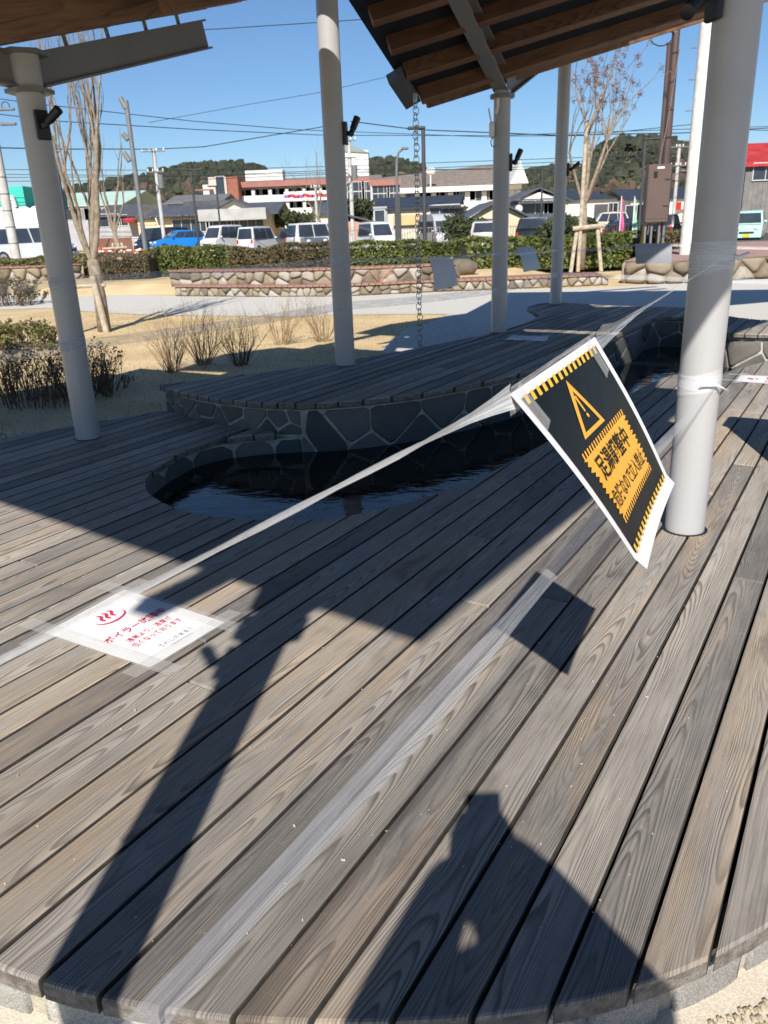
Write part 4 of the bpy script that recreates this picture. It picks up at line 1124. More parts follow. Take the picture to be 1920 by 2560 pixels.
# --- twiggy shrubs on the lawn
def twig_shrub(lab, base, h, w, n, seed, m, dep=2, group=None, lean=(0, 0)):
    o = thing('shrub', lab, 'shrub', base, group=group); rg = random.Random(seed); mb = MB(); tips = []
    for k in range(n):
        a = rg.uniform(0, 2 * math.pi); s = rg.uniform(.1, 1) * w
        d = Vector((math.cos(a) * s + lean[0], math.sin(a) * s + lean[1], 1))
        grow(mb, Vector((math.cos(a) * .05, math.sin(a) * .05, -.02)), d, rg.uniform(.0035, .0065), h * rg.uniform(.35, .62), dep, rg, .5, .22, 3, tips, .6, 4, (2, 3))
    mb.build('twigs', m, o)
    return o, tips
gs = 'bare twiggy shrubs on the lawn'
for (x, y, h, w, n, sd, lab) in ((372, 803, .62, .85, 34, 1, 'widest bare tan shrub nearest the pool deck on the left'), (441, 787, .64, .8, 32, 2, 'bare tan shrub second from the left on the lawn'), (521, 789, .55, .7, 30, 3, 'darker bare shrub in front of the other tan shrubs'), (608, 745, .62, .7, 26, 4, 'tall pale bare shrub standing further back on the lawn'), (697, 738, .6, .7, 24, 5, 'bare shrub just left of the tall middle column')):
    o, tips = twig_shrub(lab, GZ(x, y), h, w, n, sd, M_TWIG if sd == 3 else M_TWIGL, 2, gs)
def dome_shrub(lab, base, rx, ry, h, nt, nl, m_tw, m_lf, seed, size=.02):
    o = thing('shrub', lab, 'shrub', base); rg = random.Random(seed); mb = MB(); tips = []
    for k in range(nt):
        x = rg.uniform(-.8, .8) * rx; y = rg.uniform(-.8, .8) * ry
        f = max(.25, math.sqrt(max(0, 1 - (x / rx) ** 2 - (y / ry) ** 2)))
        grow(mb, Vector((x * .85, y * .85, -.03)), Vector((x / rx * .45, y / ry * .45, 1)), rg.uniform(.004, .007), h * f * .42, 2, rg, .45, .2, 3, tips, .6, 4, (2, 3))
    mb.build('twigs', m_tw, o)
    if nl:
        def smp(q):
            a, b_ = tips[int(q.integers(len(tips)))]; return tuple(Vector(a).lerp(Vector(b_), q.uniform(0, 1.05)) + Vector(q.normal(size=3) * .015))
        leaf_cloud('leaves', nl, smp, size, m_lf, o, seed)
    return o
dome_shrub('large dark clipped bare hedge shrub in shade left of the deck column', GZ(60, 868), .85, .5, .62, 170, 2600, M_TWIG, M_LEAFB, 11, .014)
dome_shrub('dark bare shrub touching the right side of the left column', GZ(190, 850), .40, .42, .55, 90, 900, M_TWIG, M_LEAFB, 12, .014)
dome_shrub('low yellow green shrub on the sunny lawn at the left edge', GZ(25, 752), .95, .6, .42, 110, 4200, M_TWIG, M_LEAFO, 13, .026)
dome_shrub('brown leafy shrub at the left edge in front of the stone seat wall', GZ(18, 660), .95, .6, .72, 100, 3000, M_TWIG, M_LEAFB, 14, .028)
# --- boulder seat walls with plank tops
def plank_row(parent, pts, z, w, pl, m, over=0.06, t=0.04, name='plank'):
    cv = Curve(pts); n = int(cv.L / pl)
    mb = MB(); mb.bbox((0, 0, 0), (pl - .012, w, t), .006); me = mb.mesh('plank', m)
    for i in range(n):
        P, T = cv.at((i + .5) * pl); nn = Vector((T.y, -T.x))
        o = link(name, me, parent); o.location = (P.x + nn.x * (over - w / 2), P.y + nn.y * (over - w / 2), z + t / 2 + 0.002 * math.sin(i * 7.3)); o.rotation_euler = (0, 0, math.atan2(T.y, T.x))
def gpt(px, py, z=GRD): return tuple(onZ(px, py, z)[:2])
lw = thing('stone_seat_wall', 'lower boulder seat wall topped with red brown boards behind the gravel path', 'stone wall')
lp = smooth_poly([gpt(440, 740), gpt(560, 742), gpt(760, 743), gpt(900, 740), gpt(1080, 730), gpt(1300, 722), gpt(1520, 713)], 2)
stone_wall(lw, lp, GRD, GRD + .19, .24, .10, .015, .05, M_FIELD, 1, 41, bulge=.75, rough_=.5, rows=2, mmort=M_DIRT, jit=.3)
plank_row(lw, lp, GRD + .20, .75, .145, M_PLK)
uw = thing('stone_seat_wall', 'upper boulder seat wall with boarded top and a red brown board panel in the middle', 'stone wall')
ub = [Vector((p[0], p[1], 0)) for p in lp]
def upx(px, py, z): return tuple(onZ(px, py, z)[:2])
up = smooth_poly([upx(428, 712, .08), upx(560, 713, .08), upx(760, 713, .08), upx(900, 709, .08), upx(1075, 702, .08), upx(1150, 697, .08)], 2)
stone_wall(uw, up, .06, .37, .30, .16, .018, .06, M_FIELD, 1, 42, bulge=.75, rough_=.5, rows=2, mmort=M_DIRT)
plank_row(uw, up[:], .37, .55, .145, M_PLK)
a, b_ = Vector(upx(828, 710, .08)), Vector(upx(984, 705, .08))
T = (b_ - a).normalized(); nn = Vector((T.y, -T.x))
for k in range(3):
    m = MB(); c = (a + b_) / 2 + nn * .12
    m.bbox((c.x, c.y, .12 + k * .115), ((b_ - a).length, .04, .105), .006, math.atan2(T.y, T.x)); m.build('front_board', M_PLK, uw)
bw = thing('boulder', 'big rounded boulder at the right end of the upper seat wall', 'boulder', (*upx(1158, 694, .0), .1))
m = MB(); m.sphere((0, .2, .12), .32, 12, 8, (1.25, .7, .62), .08, random.Random(5)); m.build('stone', M_FIELD, bw, True)
lf = thing('stone_seat_wall', 'boulder seat wall with boarded top at the left edge of the garden', 'stone wall')
fl = smooth_poly([gpt(-330, 722), gpt(-100, 722), gpt(60, 723), gpt(215, 712)], 2)
stone_wall(lf, fl, GRD, GRD + .58, .42, .2, .03, .09, M_FIELD, 1, 43, bulge=.75, rough_=.5, rows=3, mmort=M_DIRT)
plank_row(lf, fl, GRD + .58, .9, .16, M_PLK)
rwll = thing('stone_seat_wall', 'rough boulder wall holding up the brick paving behind the front right column', 'stone wall')
rl = smooth_poly([gpt(1556, 708), gpt(1640, 711), gpt(1720, 709), gpt(1850, 700), gpt(1960, 694), gpt(2300, 672)], 2)
stone_wall(rwll, rl, GRD, GRD + .45, .52, .3, .03, .10, M_FIELD, 1, 44, bulge=.75, rough_=.6, rows=2, mmort=M_DIRT, jit=.3)
# paved terrace behind that wall
pv = rl + [(rl[-1][0] + 2, rl[-1][1] + 9), (11.5, 27.5), (6.9, 20.8)]
sheet('brick_terrace', pv, GRD + .455, M_PAVE)
# mound under the trees behind the walls
me_ = MB()
def mound(poly, z, name='lawn_bank'):
    n = len(poly); low = inset(poly, -.9); mb = MB()
    vs = [(p[0], p[1], z) for p in poly] + [(p[0], p[1], GRD - .02) for p in low]
    mb.add(vs, [tuple(range(n))] + [(i, (i + 1) % n, n + (i + 1) % n, n + i) for i in range(n)])
    o = mb.build(name, M_LAWN); bm_ = o.data
    if bm_.polygons[0].normal.z < 0: bm_.flip_normals()
    tag(o, kind='structure')
mound([tuple((Vector(q) + Vector((0.02, 1.05))))[:2] for q in up] + [(4.5, 23), (8, 23.2), (8, 26), (-14, 30), (-12, 24.5), (-6.8, 20.5)], .05)
# --- clipped hedges in front of the car park
def hp(pxs, Y): return [tuple(atY(x * DS, 560 * DS, Y)[:2]) for x in pxs]
hedge(hp((-90, 60, 235), 25.5), .0, .70, 1.1, 5200, M_LEAFO, 'clipped olive hedge at the far left along the car park', 51, .05)
hedge(hp((318, 400, 500), 24.5), .0, .82, 1.2, 5600, M_LEAFG, 'bright green stretch of clipped hedge in front of the blue car', 52, .05)
hedge(hp((500, 620, 728), 24.3), .0, .80, 1.2, 6000, M_LEAFB, 'browned stretch of clipped hedge in front of the white vans', 53, .05)
hedge(hp((728, 850, 1010), 24.2), .0, .78, 1.2, 6400, M_LEAFG, 'green clipped hedge behind the boarded seat wall panel', 54, .05)
hedge(hp((1000, 1090, 1200, 1345), 22.5), -.02, .80, 1.7, 9000, M_LEAFG, 'rounded bright green hedge mass left of the staked tree', 55, .06)
hedge(hp((1325, 1400, 1500), 24.0), .05, .72, 1.0, 4200, M_LEAFB, 'low brown hedge behind the staked tree', 56, .04)
hedge(hp((205, 262, 330), 23.5), .0, .72, 1.2, 2600, M_LEAFB, 'brown bare hedge around the small staked tree', 57, .035)
hedge(hp((1400, 1470, 1560), 27.0), .22, .55, 1.2, 3000, M_LEAFO, 'low green hedge below the brown control cabinet', 58, .05)
# grass blades over the nearer lawn
rgn = np.random.default_rng(5); n = 26000
X = rgn.uniform(-6.5, 1.2, n); Y = rgn.uniform(5.0, 15.5, n)
keep = (Y > 5.5 + (X + 1.55) * .75) & (Y > 5.2 - (X + 1.6) * .2) & (Y < 15.3 - (X + 4) * .55); X = X[keep]; Y = Y[keep]; n = len(X)
h = rgn.uniform(.012, .035, n); a = rgn.uniform(0, 6.28, n); lx = rgn.normal(0, .012, n); ly = rgn.normal(0, .012, n); wv = .003
P0 = np.stack([X - np.cos(a) * wv, Y - np.sin(a) * wv, np.full(n, GRD)], 1); P1 = np.stack([X + np.cos(a) * wv, Y + np.sin(a) * wv, np.full(n, GRD)], 1); P2 = np.stack([X + lx, Y + ly, GRD + h], 1)
me = bpy.data.meshes.new('dry_grass'); me.from_pydata(np.stack([P0, P1, P2], 1).reshape(-1, 3).tolist(), [], np.arange(3 * n).reshape(-1, 3).tolist()); me.update()
me.materials.append(mat('grass_blade', (0.42, 0.30, 0.13), 0.9, 0.25, 2, col2=(0.30, 0.22, 0.10)))
tag(link('dry_grass', me), kind='stuff')
# ---- far barrier tapes and sheets behind the pool
M_FSIGN = lam('sign_back', (0.34, 0.35, 0.39), 0.4); M_FSIGNW = lam('sign_back_white', (0.62, 0.62, 0.64), 0.4)
def far_tape(lab, pts, w=.05):
    o = thing('barrier_tape', lab, 'tape')
    for a, b_ in zip(pts, pts[1:]):
        q = catenary(a, b_, 8, .012); strip(q, [w] * 9, [Vector((0, .2, 1))] * 9, M_TAPE2, 'tape_band', o, fold=.05)
    return o
def colp(i, z, dx=0.0): return Vector((cols[i][0] + dx, cols[i][1] - CR * .9, z))
def colz(i, px, py): return atY(px * DS, py * DS, cols[i][1]).z
z1u, z1l = colz(0, 133, 606), colz(0, 150, 745)
z2u, z2l = colz(1, 722, 563), colz(1, 728, 660)
z3u, z3l = colz(2, 1080, 548), colz(2, 1080, 625)
z4u = colz(3, 1205, 540); z4l = colz(3, 1203, 590)
A1 = W(-60, 625, 3.9); A1l = W(-60, 772, 3.9)
ft = far_tape('upper clear tape running behind the pool from the left column to the tall middle column', [A1, colp(0, z1u), colp(1, z2u)], .05)
wrap(ft, *cols[0][:2], z1u, 2, .06, M_TAPE2, 4)
ft = far_tape('lower clear tape running behind the pool from the left column to the tall middle column', [A1l, colp(0, z1l), colp(1, z2l)], .06)
wrap(ft, *cols[0][:2], z1l, 2, .06, M_TAPE2, 5)
ft = far_tape('upper clear tape between the rear columns carrying tilted sheets', [colp(1, z2u), colp(2, z3u), colp(3, z4u)], .03)
wrap(ft, *cols[1][:2], z2u, 2, .07, M_TAPE2, 6)
ft = far_tape('lower clear tape between the tall middle column and the rear columns', [colp(1, z2l), colp(2, z3l), colp(3, z4l)], .06)
far_e = W(1760, 537, 9.0)
ft = far_tape('clear tape stretched from the farthest column towards the right edge', [colp(3, z4u - .02), W(1372, 530, 9.7), W(1452, 529, 9.5), far_e], .03)
ft = far_tape('lower clear tape from the farthest column towards the right edge', [colp(3, z4l), W(1700, 610, 8.6)], .05)
def hang(lab, c, name='warning_sign', m=None):
    """c: four corners in 1659 space with depth"""
    P = [W(*q) for q in c]; o = thing(name, lab, 'warning sign', P[0]); mb = MB(); N = 6; vs = []
    nrm = (P[1] - P[0]).cross(P[3] - P[0]).normalized()
    if nrm.dot(C0 - P[0]) < 0: nrm = -nrm
    for j in range(N + 1):
        for i in range(N + 1):
            s, t_ = i / N, j / N
            vs.append(P[0] * (1 - s) * (1 - t_) + P[1] * s * (1 - t_) + P[2] * s * t_ + P[3] * (1 - s) * t_ - P[0] + nrm * (.02 * math.sin(3.1 * t_) * (1 - .5 * s)))
    fs = [(j * (N + 1) + i, (j + 1) * (N + 1) + i, (j + 1) * (N + 1) + i + 1, j * (N + 1) + i + 1) for j in range(N) for i in range(N)]
    mb.add(vs, fs); mb.build('sheet', m or M_FSIGN, o, True)
    mb = MB(); mb.add([v - nrm * .002 if isinstance(v, Vector) else v for v in vs], fs); mb.build('print_side', M_LK, o, True)
    return o
hang('back of a tilted sheet, half in sun, hanging left of the roof corner column', [(927, 556, 7.0), (977, 556, 7.15), (988, 617, 7.1), (938, 628, 6.95)], m=M_FSIGNW)
hang('small blue grey tilted sheet hanging between the two rear columns', [(1113, 534, 8.7), (1152, 533, 9.2), (1167, 581, 9.2), (1131, 588, 8.7)])
hang('grey sheet hanging level in front of the brown hedge on the right', [(1372, 526, 9.7), (1452, 525, 9.5), (1451, 568, 9.5), (1374, 570, 9.7)])
# ================================================================ car park, street, town
def win_mat(): return mat('window_glass', (0.035, 0.045, 0.06), 0.12, 0.3, 0.5)
M_GLASS = win_mat()
M_FRAME = mat('window_frame', (0.55, 0.55, 0.55), 0.5, 0.05, 3)
M_TYRE = mat('tyre_rubber', (0.018, 0.018, 0.02), 0.85, 0.2, 10)
M_RIM = mat('wheel_rim', (0.45, 0.46, 0.48), 0.3, 0.05, 5, metal=0.7)
M_LAMPW = mat('headlight_glass', (0.75, 0.76, 0.78), 0.1, 0.05, 5, coat=0.5)
M_LAMPR = mat('tail_light_red', (0.5, 0.015, 0.01), 0.2, 0.1, 5, coat=0.5)
M_PLW = mat('plate_white', (0.75, 0.75, 0.73), 0.5, 0.03, 5); M_PLY = mat('plate_yellow', (0.75, 0.52, 0.03), 0.5, 0.03, 5)
M_TRIM = mat('black_trim', (0.02, 0.02, 0.022), 0.6, 0.1, 5)
sheet('car_park', [(-60, 27.5), (60, 26.2), (75, 70), (-75, 70)], GRD + .012, M_ASPH)
sheet('road', [(12, 19), (60, 16), (75, 66), (18, 62)], GRD + .018, M_ASPH)
M_LINE = mat('road_paint', (0.62, 0.62, 0.58), 0.8, 0.15, 6)
M_KERB = mat('kerb_concrete', (0.5, 0.48, 0.44), 0.9, 0.15, 6)
for k in range(12):
    x = -28 + k * 2.6
    sheet('parking_line', [(x, 40), (x + .12, 40), (x + .12, 45), (x, 45)], GRD + .017, M_LINE)
def gz_(px, py): p = onZ(px, py, GRD + .05); return Vector((p.x, p.y, GRD))
a, b_ = gz_(1845, 615), gz_(1905, 602)
sheet('road_line', [(a.x, a.y), (a.x + .3, a.y), (b_.x + .3, b_.y), (b_.x, b_.y)], GRD + .024, M_LINE)
k1 = thing('kerb_block', 'white painted kerb block at the road edge right of the thick column', 'kerb', (*onZ(1850, 622, GRD)[:2], GRD))
m = MB(); m.bbox((0, 0, .09), (1.6, .25, .16), .03); m.build('block', mat('white_kerb', (0.7, 0.69, 0.66), 0.8, 0.08, 5), k1)
# ---------------------------------------------------------------- vehicles
def paint(name, c): return mat('car_' + name, c, 0.28, 0.02, 2, coat=0.6)
PROF = {  # side outlines: (x, z) of roofline from nose to tail, with belt height; normalised by length/height
 'hatch': dict(L=4.0, Wd=1.70, H=1.50, hood=[(0, .30), (.02, .46), (.06, .52), (.26, .64)], cab=[(.26, .64), (.42, .955), (.52, 1.0), (.74, .97), (.90, .86), (.965, .64)], tail=[(.985, .60), (1, .34)]),
 'van': dict(L=4.7, Wd=1.70, H=1.98, hood=[(0, .22), (.01, .38), (.04, .47), (.10, .52)], cab=[(.10, .52), (.21, .93), (.27, .985), (.6, 1.0), (.94, .98), (.985, .52)], tail=[(1, .48), (1, .2)]),
 'kei': dict(L=3.4, Wd=1.48, H=1.85, hood=[(0, .22), (.01, .38), (.05, .46), (.14, .52)], cab=[(.14, .52), (.27, .93), (.33, .985), (.6, 1.0), (.93, .98), (.985, .52)], tail=[(1, .46), (1, .2)]),
 'keibox': dict(L=3.4, Wd=1.48, H=1.64, hood=[(0, .25), (.01, .44), (.05, .53), (.20, .58)], cab=[(.20, .58), (.33, .93), (.40, .985), (.62, 1.0), (.88, .96), (.975, .58)], tail=[(.99, .5), (1, .24)]),
 'suv': dict(L=4.5, Wd=1.8, H=1.72, hood=[(0, .26), (.01, .46), (.05, .56), (.24, .60)], cab=[(.24, .60), (.36, .93), (.44, .985), (.62, 1.0), (.9, .955), (.97, .60)], tail=[(.99, .55), (1, .26)]),
 'hiroof': dict(L=5.0, Wd=1.88, H=2.25, hood=[(0, .18), (.01, .32), (.04, .42), (.09, .46)], cab=[(.09, .46), (.20, .80), (.29, .95), (.36, .99), (.9, 1.0), (.985, .46)], tail=[(1, .42), (1, .16)]),
}
def vehicle(lab, cat, typ, col, px, ptop, Y, head, plate='w', ztop=None):
    """px: centre x in 1659 space, ptop: y of the roof; head: heading in degrees, 0 = nose to the right, -90 = nose to the camera"""
    p = PROF[typ]; L, Wd, H = p['L'], p['Wd'], p['H']
    c = W(px, ptop, Y); z0 = max(-.25, min(.35, c.z - H))
    o = thing(cat.replace(' ', '_'), lab, cat, (c.x, c.y, z0), R(head))
    pm = paint(col[0], col[1])
    X = lambda f: (0.5 - f) * L
    # outline with sill
    low = [(0.005, .14)]
    up_ = p['hood'] + p['cab'][1:-1] + [p['cab'][-1]] + p['tail']
    out = low + up_ + [(0.995, .14)]
    def hw(zf): return Wd / 2 * (1 - .045 * max(0, (.25 - zf) / .25) - .17 * max(0, (zf - .58) / .42) ** 1.1)
    mb = MB(); n = len(out); vs = []
    for s in (-1, 1):
        for ins in (0.0, 0.05):
            for (x, z) in out:
                zz = z * H; xx = X(x)
                if ins == 0: vs.append((xx * (1 - .02), s * (hw(z) - .05), zz + 0.0))
                else: vs.append((xx * .985 if 0.03 < x < .97 else xx * .965, s * hw(z), zz - (.03 if z > .9 else 0)))
    # order: left edge ring inner, left outer, right inner, right outer
    Li, Lo, Ri, Ro = 0, n, 2 * n, 3 * n; fs = []
    for i in range(n):
        j = (i + 1) % n
        fs.append((Li + i, Li + j, Ri + j, Ri + i)); fs.append((Lo + i, Lo + j, Li + j, Li + i)); fs.append((Ri + i, Ri + j, Ro + j, Ro + i))
    fs.append(tuple(Lo + i for i in range(n))[::-1]); fs.append(tuple(Ro + i for i in range(n)))
    mb.add(vs, fs); body = mb.build('body', pm, o); smooth_by_angle(body, 35)
    # glass: windscreen, rear, sides
    cab = p['cab']
    def quad(name, pts, m, push):
        mb = MB(); P = [Vector(q) for q in pts]; nn = (P[1] - P[0]).cross(P[3] - P[0]).normalized()
        if nn.dot(P[0] - Vector((0, 0, H * .5))) < 0: nn = -nn
        Q = [q + nn * push for q in P]; k = len(Q)
        mb.add(Q + [q - nn * .02 for q in Q], [tuple(range(k)), tuple(range(2 * k - 1, k - 1, -1))] + [(i, k + i, k + (i + 1) % k, (i + 1) % k) for i in range(k)]); return mb.build(name, m, o)
    def lerp2(a, b, k): return (a[0] + (b[0] - a[0]) * k, a[1] + (b[1] - a[1]) * k)
    a, b2 = lerp2(cab[0], cab[1], .06), lerp2(cab[0], cab[1], .93)
    quad('windscreen', [(X(a[0]), -(hw(a[1]) - .10), a[1] * H), (X(a[0]), hw(a[1]) - .10, a[1] * H), (X(b2[0]), hw(b2[1]) - .10, b2[1] * H), (X(b2[0]), -(hw(b2[1]) - .10), b2[1] * H)], M_GLASS, .015)
    a, b2 = lerp2(cab[-1], cab[-2], .10), lerp2(cab[-1], cab[-2], .88)
    quad('rear_window', [(X(a[0]), -(hw(a[1]) - .12), a[1] * H), (X(a[0]), hw(a[1]) - .12, a[1] * H), (X(b2[0]), hw(b2[1]) - .12, b2[1] * H), (X(b2[0]), -(hw(b2[1]) - .12), b2[1] * H)], M_GLASS, .02)
    zb, zt = cab[0][1] + .03, .93 if typ not in ('hiroof',) else .78
    xs0, xs1 = cab[0][0] + .07, cab[-1][0] - .05; nwin = 3 if L > 3.3 else 2
    xt0 = cab[1][0] + .03; xt1 = cab[-2][0] - .02
    for s in (-1, 1):
        for k in range(nwin):
            f0, f1 = k / nwin + .012, (k + 1) / nwin - .012
            b0_, b1_ = xs0 + (xs1 - xs0) * f0, xs0 + (xs1 - xs0) * f1; t0_, t1_ = xt0 + (xt1 - xt0) * f0, xt0 + (xt1 - xt0) * f1
            quad('side_window', [(X(b0_), s * hw(zb), zb * H), (X(b1_), s * hw(zb), zb * H), (X(t1_), s * hw(zt), zt * H), (X(t0_), s * hw(zt), zt * H)], M_GLASS, .012)
        for xf in (.17, .80):
            wh = thing('x', None, None); bpy.data.objects.remove(wh)
            mb = MB(); r = .30 if L < 3.6 else .33
            mb.tube([(X(xf), s * (Wd / 2 - .16), r), (X(xf), s * (Wd / 2 - .02), r), (X(xf), s * (Wd / 2 + .005), r)], [r, r, r * .9], 18); w = mb.build('wheel', M_TYRE, o)
            mb = MB(); mb.tube([(X(xf), s * (Wd / 2 - .02), r), (X(xf), s * (Wd / 2 + .012), r)], [r * .64, r * .58], 14); mb.build('rim', M_RIM, w)
        hz = p['hood'][1][1] * H
        mb = MB(); mb.sphere((L / 2 * .955, s * (Wd / 2 - .26), hz), .12, 10, 6, (.7, 1.4, .8)); mb.build('headlight', M_LAMPW, o, True)
        mb = MB(); mb.bbox((-L / 2 * .985, s * (Wd / 2 - .12), H * .46), (.06, .14, .26), .02); mb.build('tail_light', M_LAMPR, o)
        mb = MB(); mb.bbox((X(cab[0][0] + .06), s * (Wd / 2 + .09), cab[0][1] * H + .10), (.10, .17, .13), .03); mb.build('wing_mirror', pm, o)
    mb = MB(); mb.bbox((L / 2 * .985, 0, H * .20), (.12, Wd * .9, H * .13), .03); mb.build('front_bumper', pm, o)
    mb = MB(); mb.bbox((L / 2 * .985 + .03, 0, H * .31), (.06, Wd * .5, H * .05), .01); mb.build('grille', M_TRIM, o)
    mb = MB(); mb.bbox((-L / 2 * .985, 0, H * .2), (.12, Wd * .9, H * .12), .03); mb.build('rear_bumper', pm, o)
    for s in (1, -1):
        mb = MB(); mb.bbox((s * (L / 2 * .985 + .07), 0, H * .215), (.02, .33, .165), .004); mb.build('number_plate', M_PLY if plate == 'y' else M_PLW, o)
    return o
WHT = ('white', (0.62, 0.63, 0.63)); SIL = ('silver', (0.42, 0.43, 0.45)); BLK = ('black', (0.014, 0.015, 0.018)); NAV = ('navy', (0.02, 0.028, 0.045)); GRY = ('grey', (0.09, 0.10, 0.12))
vehicle('silver white van behind the pale pole at the left edge', 'van', 'van', ('pale_silver', (0.52, 0.54, 0.56)), 62, 488, 48, 5)
vehicle('dark people carrier parked beside the blue hatchback', 'minivan', 'van', NAV, 348, 491, 66, -125)
vehicle('bright blue hatchback parked in the car park', 'car', 'hatch', ('bright_blue', (0.01, 0.20, 0.62)), 384, 497, 60, -150)
vehicle('small white van parked next to the blue hatchback', 'van', 'kei', WHT, 478, 486, 60, -122)
vehicle('second small white van seen from behind, left of the dark estate car', 'van', 'kei', WHT, 556, 489, 60, 62)
vehicle('dark grey estate car facing the hedge between white vans', 'car', 'suv', GRY, 652, 491, 58, -58)
vehicle('white van half hidden by the tall middle column', 'van', 'van', WHT, 690, 485, 58, 30)
vehicle('small white boxy car with yellow plate right of the middle column', 'car', 'kei', WHT, 812, 480, 54, -68, 'y')
vehicle('big silver high roof van behind the rain chain', 'van', 'hiroof', SIL, 948, 462, 58, -76)
vehicle('silver grey small car left of the roof corner column', 'car', 'keibox', ('warm_silver', (0.40, 0.39, 0.38)), 1047, 486, 50, 80)
vehicle('black off roader seen from behind left of the slim column', 'car', 'suv', BLK, 1160, 479, 50, 70)
vehicle('cream small car on the road behind the staked tree', 'car', 'keibox', ('cream', (0.62, 0.54, 0.42)), 1312, 458, 62, 172)
vehicle('black car low behind the pink and green banners', 'car', 'hatch', BLK, 1372, 476, 58, 10)
vehicle('dark small car behind the brown control cabinet', 'car', 'keibox', BLK, 1440, 482, 56, 60)
vehicle('mint green small car on the road at the right edge', 'car', 'keibox', ('mint', (0.42, 0.66, 0.56)), 1622, 460, 46, -118, 'y')
# ---------------------------------------------------------------- poles, lamps, cabinet
M_CONC = mat('pole_concrete', (0.50, 0.49, 0.47), 0.85, 0.16, 3, bump=0.2, bscale=20)
M_PAINTP = mat('pale_pole_band', (0.58, 0.58, 0.58), 0.7, 0.2, 5)
M_BROWNP = mat('brown_steel', (0.085, 0.055, 0.05), 0.5, 0.1, 4)
M_LAMPD = mat('lamp_dark', (0.055, 0.055, 0.06), 0.5, 0.1, 4); M_LAMPG = mat('lamp_grey', (0.16, 0.165, 0.17), 0.5, 0.1, 4)
M_WIRE = mat('black_wire', (0.012, 0.014, 0.016), 0.7, 0.1, 4)
def post(name, lab, cat, px, py, Y, zt, r, m, base=None, r2=None, group=None):
    c = W(px, py, Y); z0 = GRD if base is None else base
    o = thing(name, lab, cat, (c.x, c.y, z0), group=group)
    mb = MB(); mb.tube([(0, 0, -.1), (0, 0, zt - z0)], [r, r2 or r * .9], 16); smooth_by_angle(mb.build('pole', m, o), 50)
    return o, zt - z0
# left pale pole with banding
Y = 30; zt = 9.0
o, h = post('utility_pole', 'pale banded concrete utility pole at the left edge', 'utility pole', 32, 540, Y, zt, .17, M_CONC)
for k in range(6):
    mb = MB(); mb.tube([(0, 0, .7 + k * .55), (0, 0, .73 + k * .55)], .176, 16); mb.build('band', M_LAMPG, o)
pz = lambda x, y, Y: W(x, y, Y)
for (x, y) in ((14, 236), (18, 268)):
    q = pz(x, y, Y); mb = MB(); mb.bbox((q.x - o.location.x, q.y - o.location.y, q.z - GRD), (.55, .12, .09), .02); mb.build('cable_box', M_LAMPG, o)
q = pz(12, 229, Y); mb = MB(); mb.ring((q.x - o.location.x, 0, q.z - GRD), (0, 1, 0), .13, .015, 20, 6); mb.build('cable_loop', M_WIRE, o)
def lamp_L(lab, px, pbot, ptop, Y, r, m, d=1, arm=.7, group='dark street lamps round the car park'):
    top = W(px, ptop, Y); o, h = post('street_lamp', lab, 'street lamp', px, pbot, Y, top.z, r, m, group=group)
    b = W(px, pbot, Y); o.location.x = top.x; h = top.z - GRD
    mb = MB(); mb.bbox((d * arm * .38, 0, h + .03), (arm, .22, .10), .03); mb.build('lamp_head', m, o)
    return o
lamp_L('dark street lamp with flat square head right of the rain chain', 914, 520, 278, 30, .075, M_LAMPD, -1, .62)
lamp_L('slim dark street lamp rising from the blue hatchback', 412, 520, 368, 52, .075, M_LAMPD, 1, .8)
lamp_L('dark street lamp to the right of the dry seed head tree', 1394, 505, 302, 44, .085, M_LAMPD, 1, .9)
lamp_L('faint dark street lamp in front of the white gable house', 1172, 455, 366, 62, .07, M_LAMPD, 1, .5)
lamp_L('dark street lamp in front of the tiled roof house', 467, 480, 403, 66, .075, M_LAMPD, -1, .8)
lamp_L('dark post seen just right of the left column', 118, 520, 330, 40, .09, M_LAMPD, 1, .2)
# curved grey road lamp
top = W(858, 322, 40); o, h = post('street_lamp', 'pale grey road lamp with a curved arm beside the navy roofed house', 'street lamp', 860, 500, 40, top.z - 1.0, .07, M_LAMPG)
o.location.x = W(858, 420, 40).x; hh = top.z - GRD
mb = MB(); mb.tube([(0, 0, hh - 1.0), (.02, 0, hh - .5), (.12, 0, hh - .15), (.32, 0, hh)], [.065, .06, .055, .05], 10); mb.build('arm', M_LAMPG, o)
mb = MB(); mb.bbox((.42, 0, hh + .02), (.34, .2, .12), .03); mb.build('lamp_head', M_LAMPG, o)
mb = MB(); mb.bbox((0, -.02, 1.6), (.3, .3, 2.4), .03); mb.build('base_cabinet', M_LAMPD, o)
# grey camera pole between trees
Y = 26; top = W(273, 217, Y); o, h = post('camera_pole', 'grey slanting looking pole carrying small cameras and floodlights', 'camera pole', 320, 580, Y, top.z, .075, mat('galvanised', (0.20, 0.21, 0.22), 0.4, 0.1, 5, metal=.3))
for (x, y, s) in ((267, 224, .35), (272, 296, .2), (275, 340, .3)):
    q = W(x, y, Y); mb = MB(); c = Vector((q.x - o.location.x, 0, q.z - GRD)); mb.tube([c + Vector((-.08, 0, .16 * s * 3)), c + Vector((.06, 0, -.12 * s * 3))], [.07, .085], 10); mb.tube([c, Vector((0, 0, c.z - .05))], .025, 6); mb.build('floodlight', M_LAMPG, o)
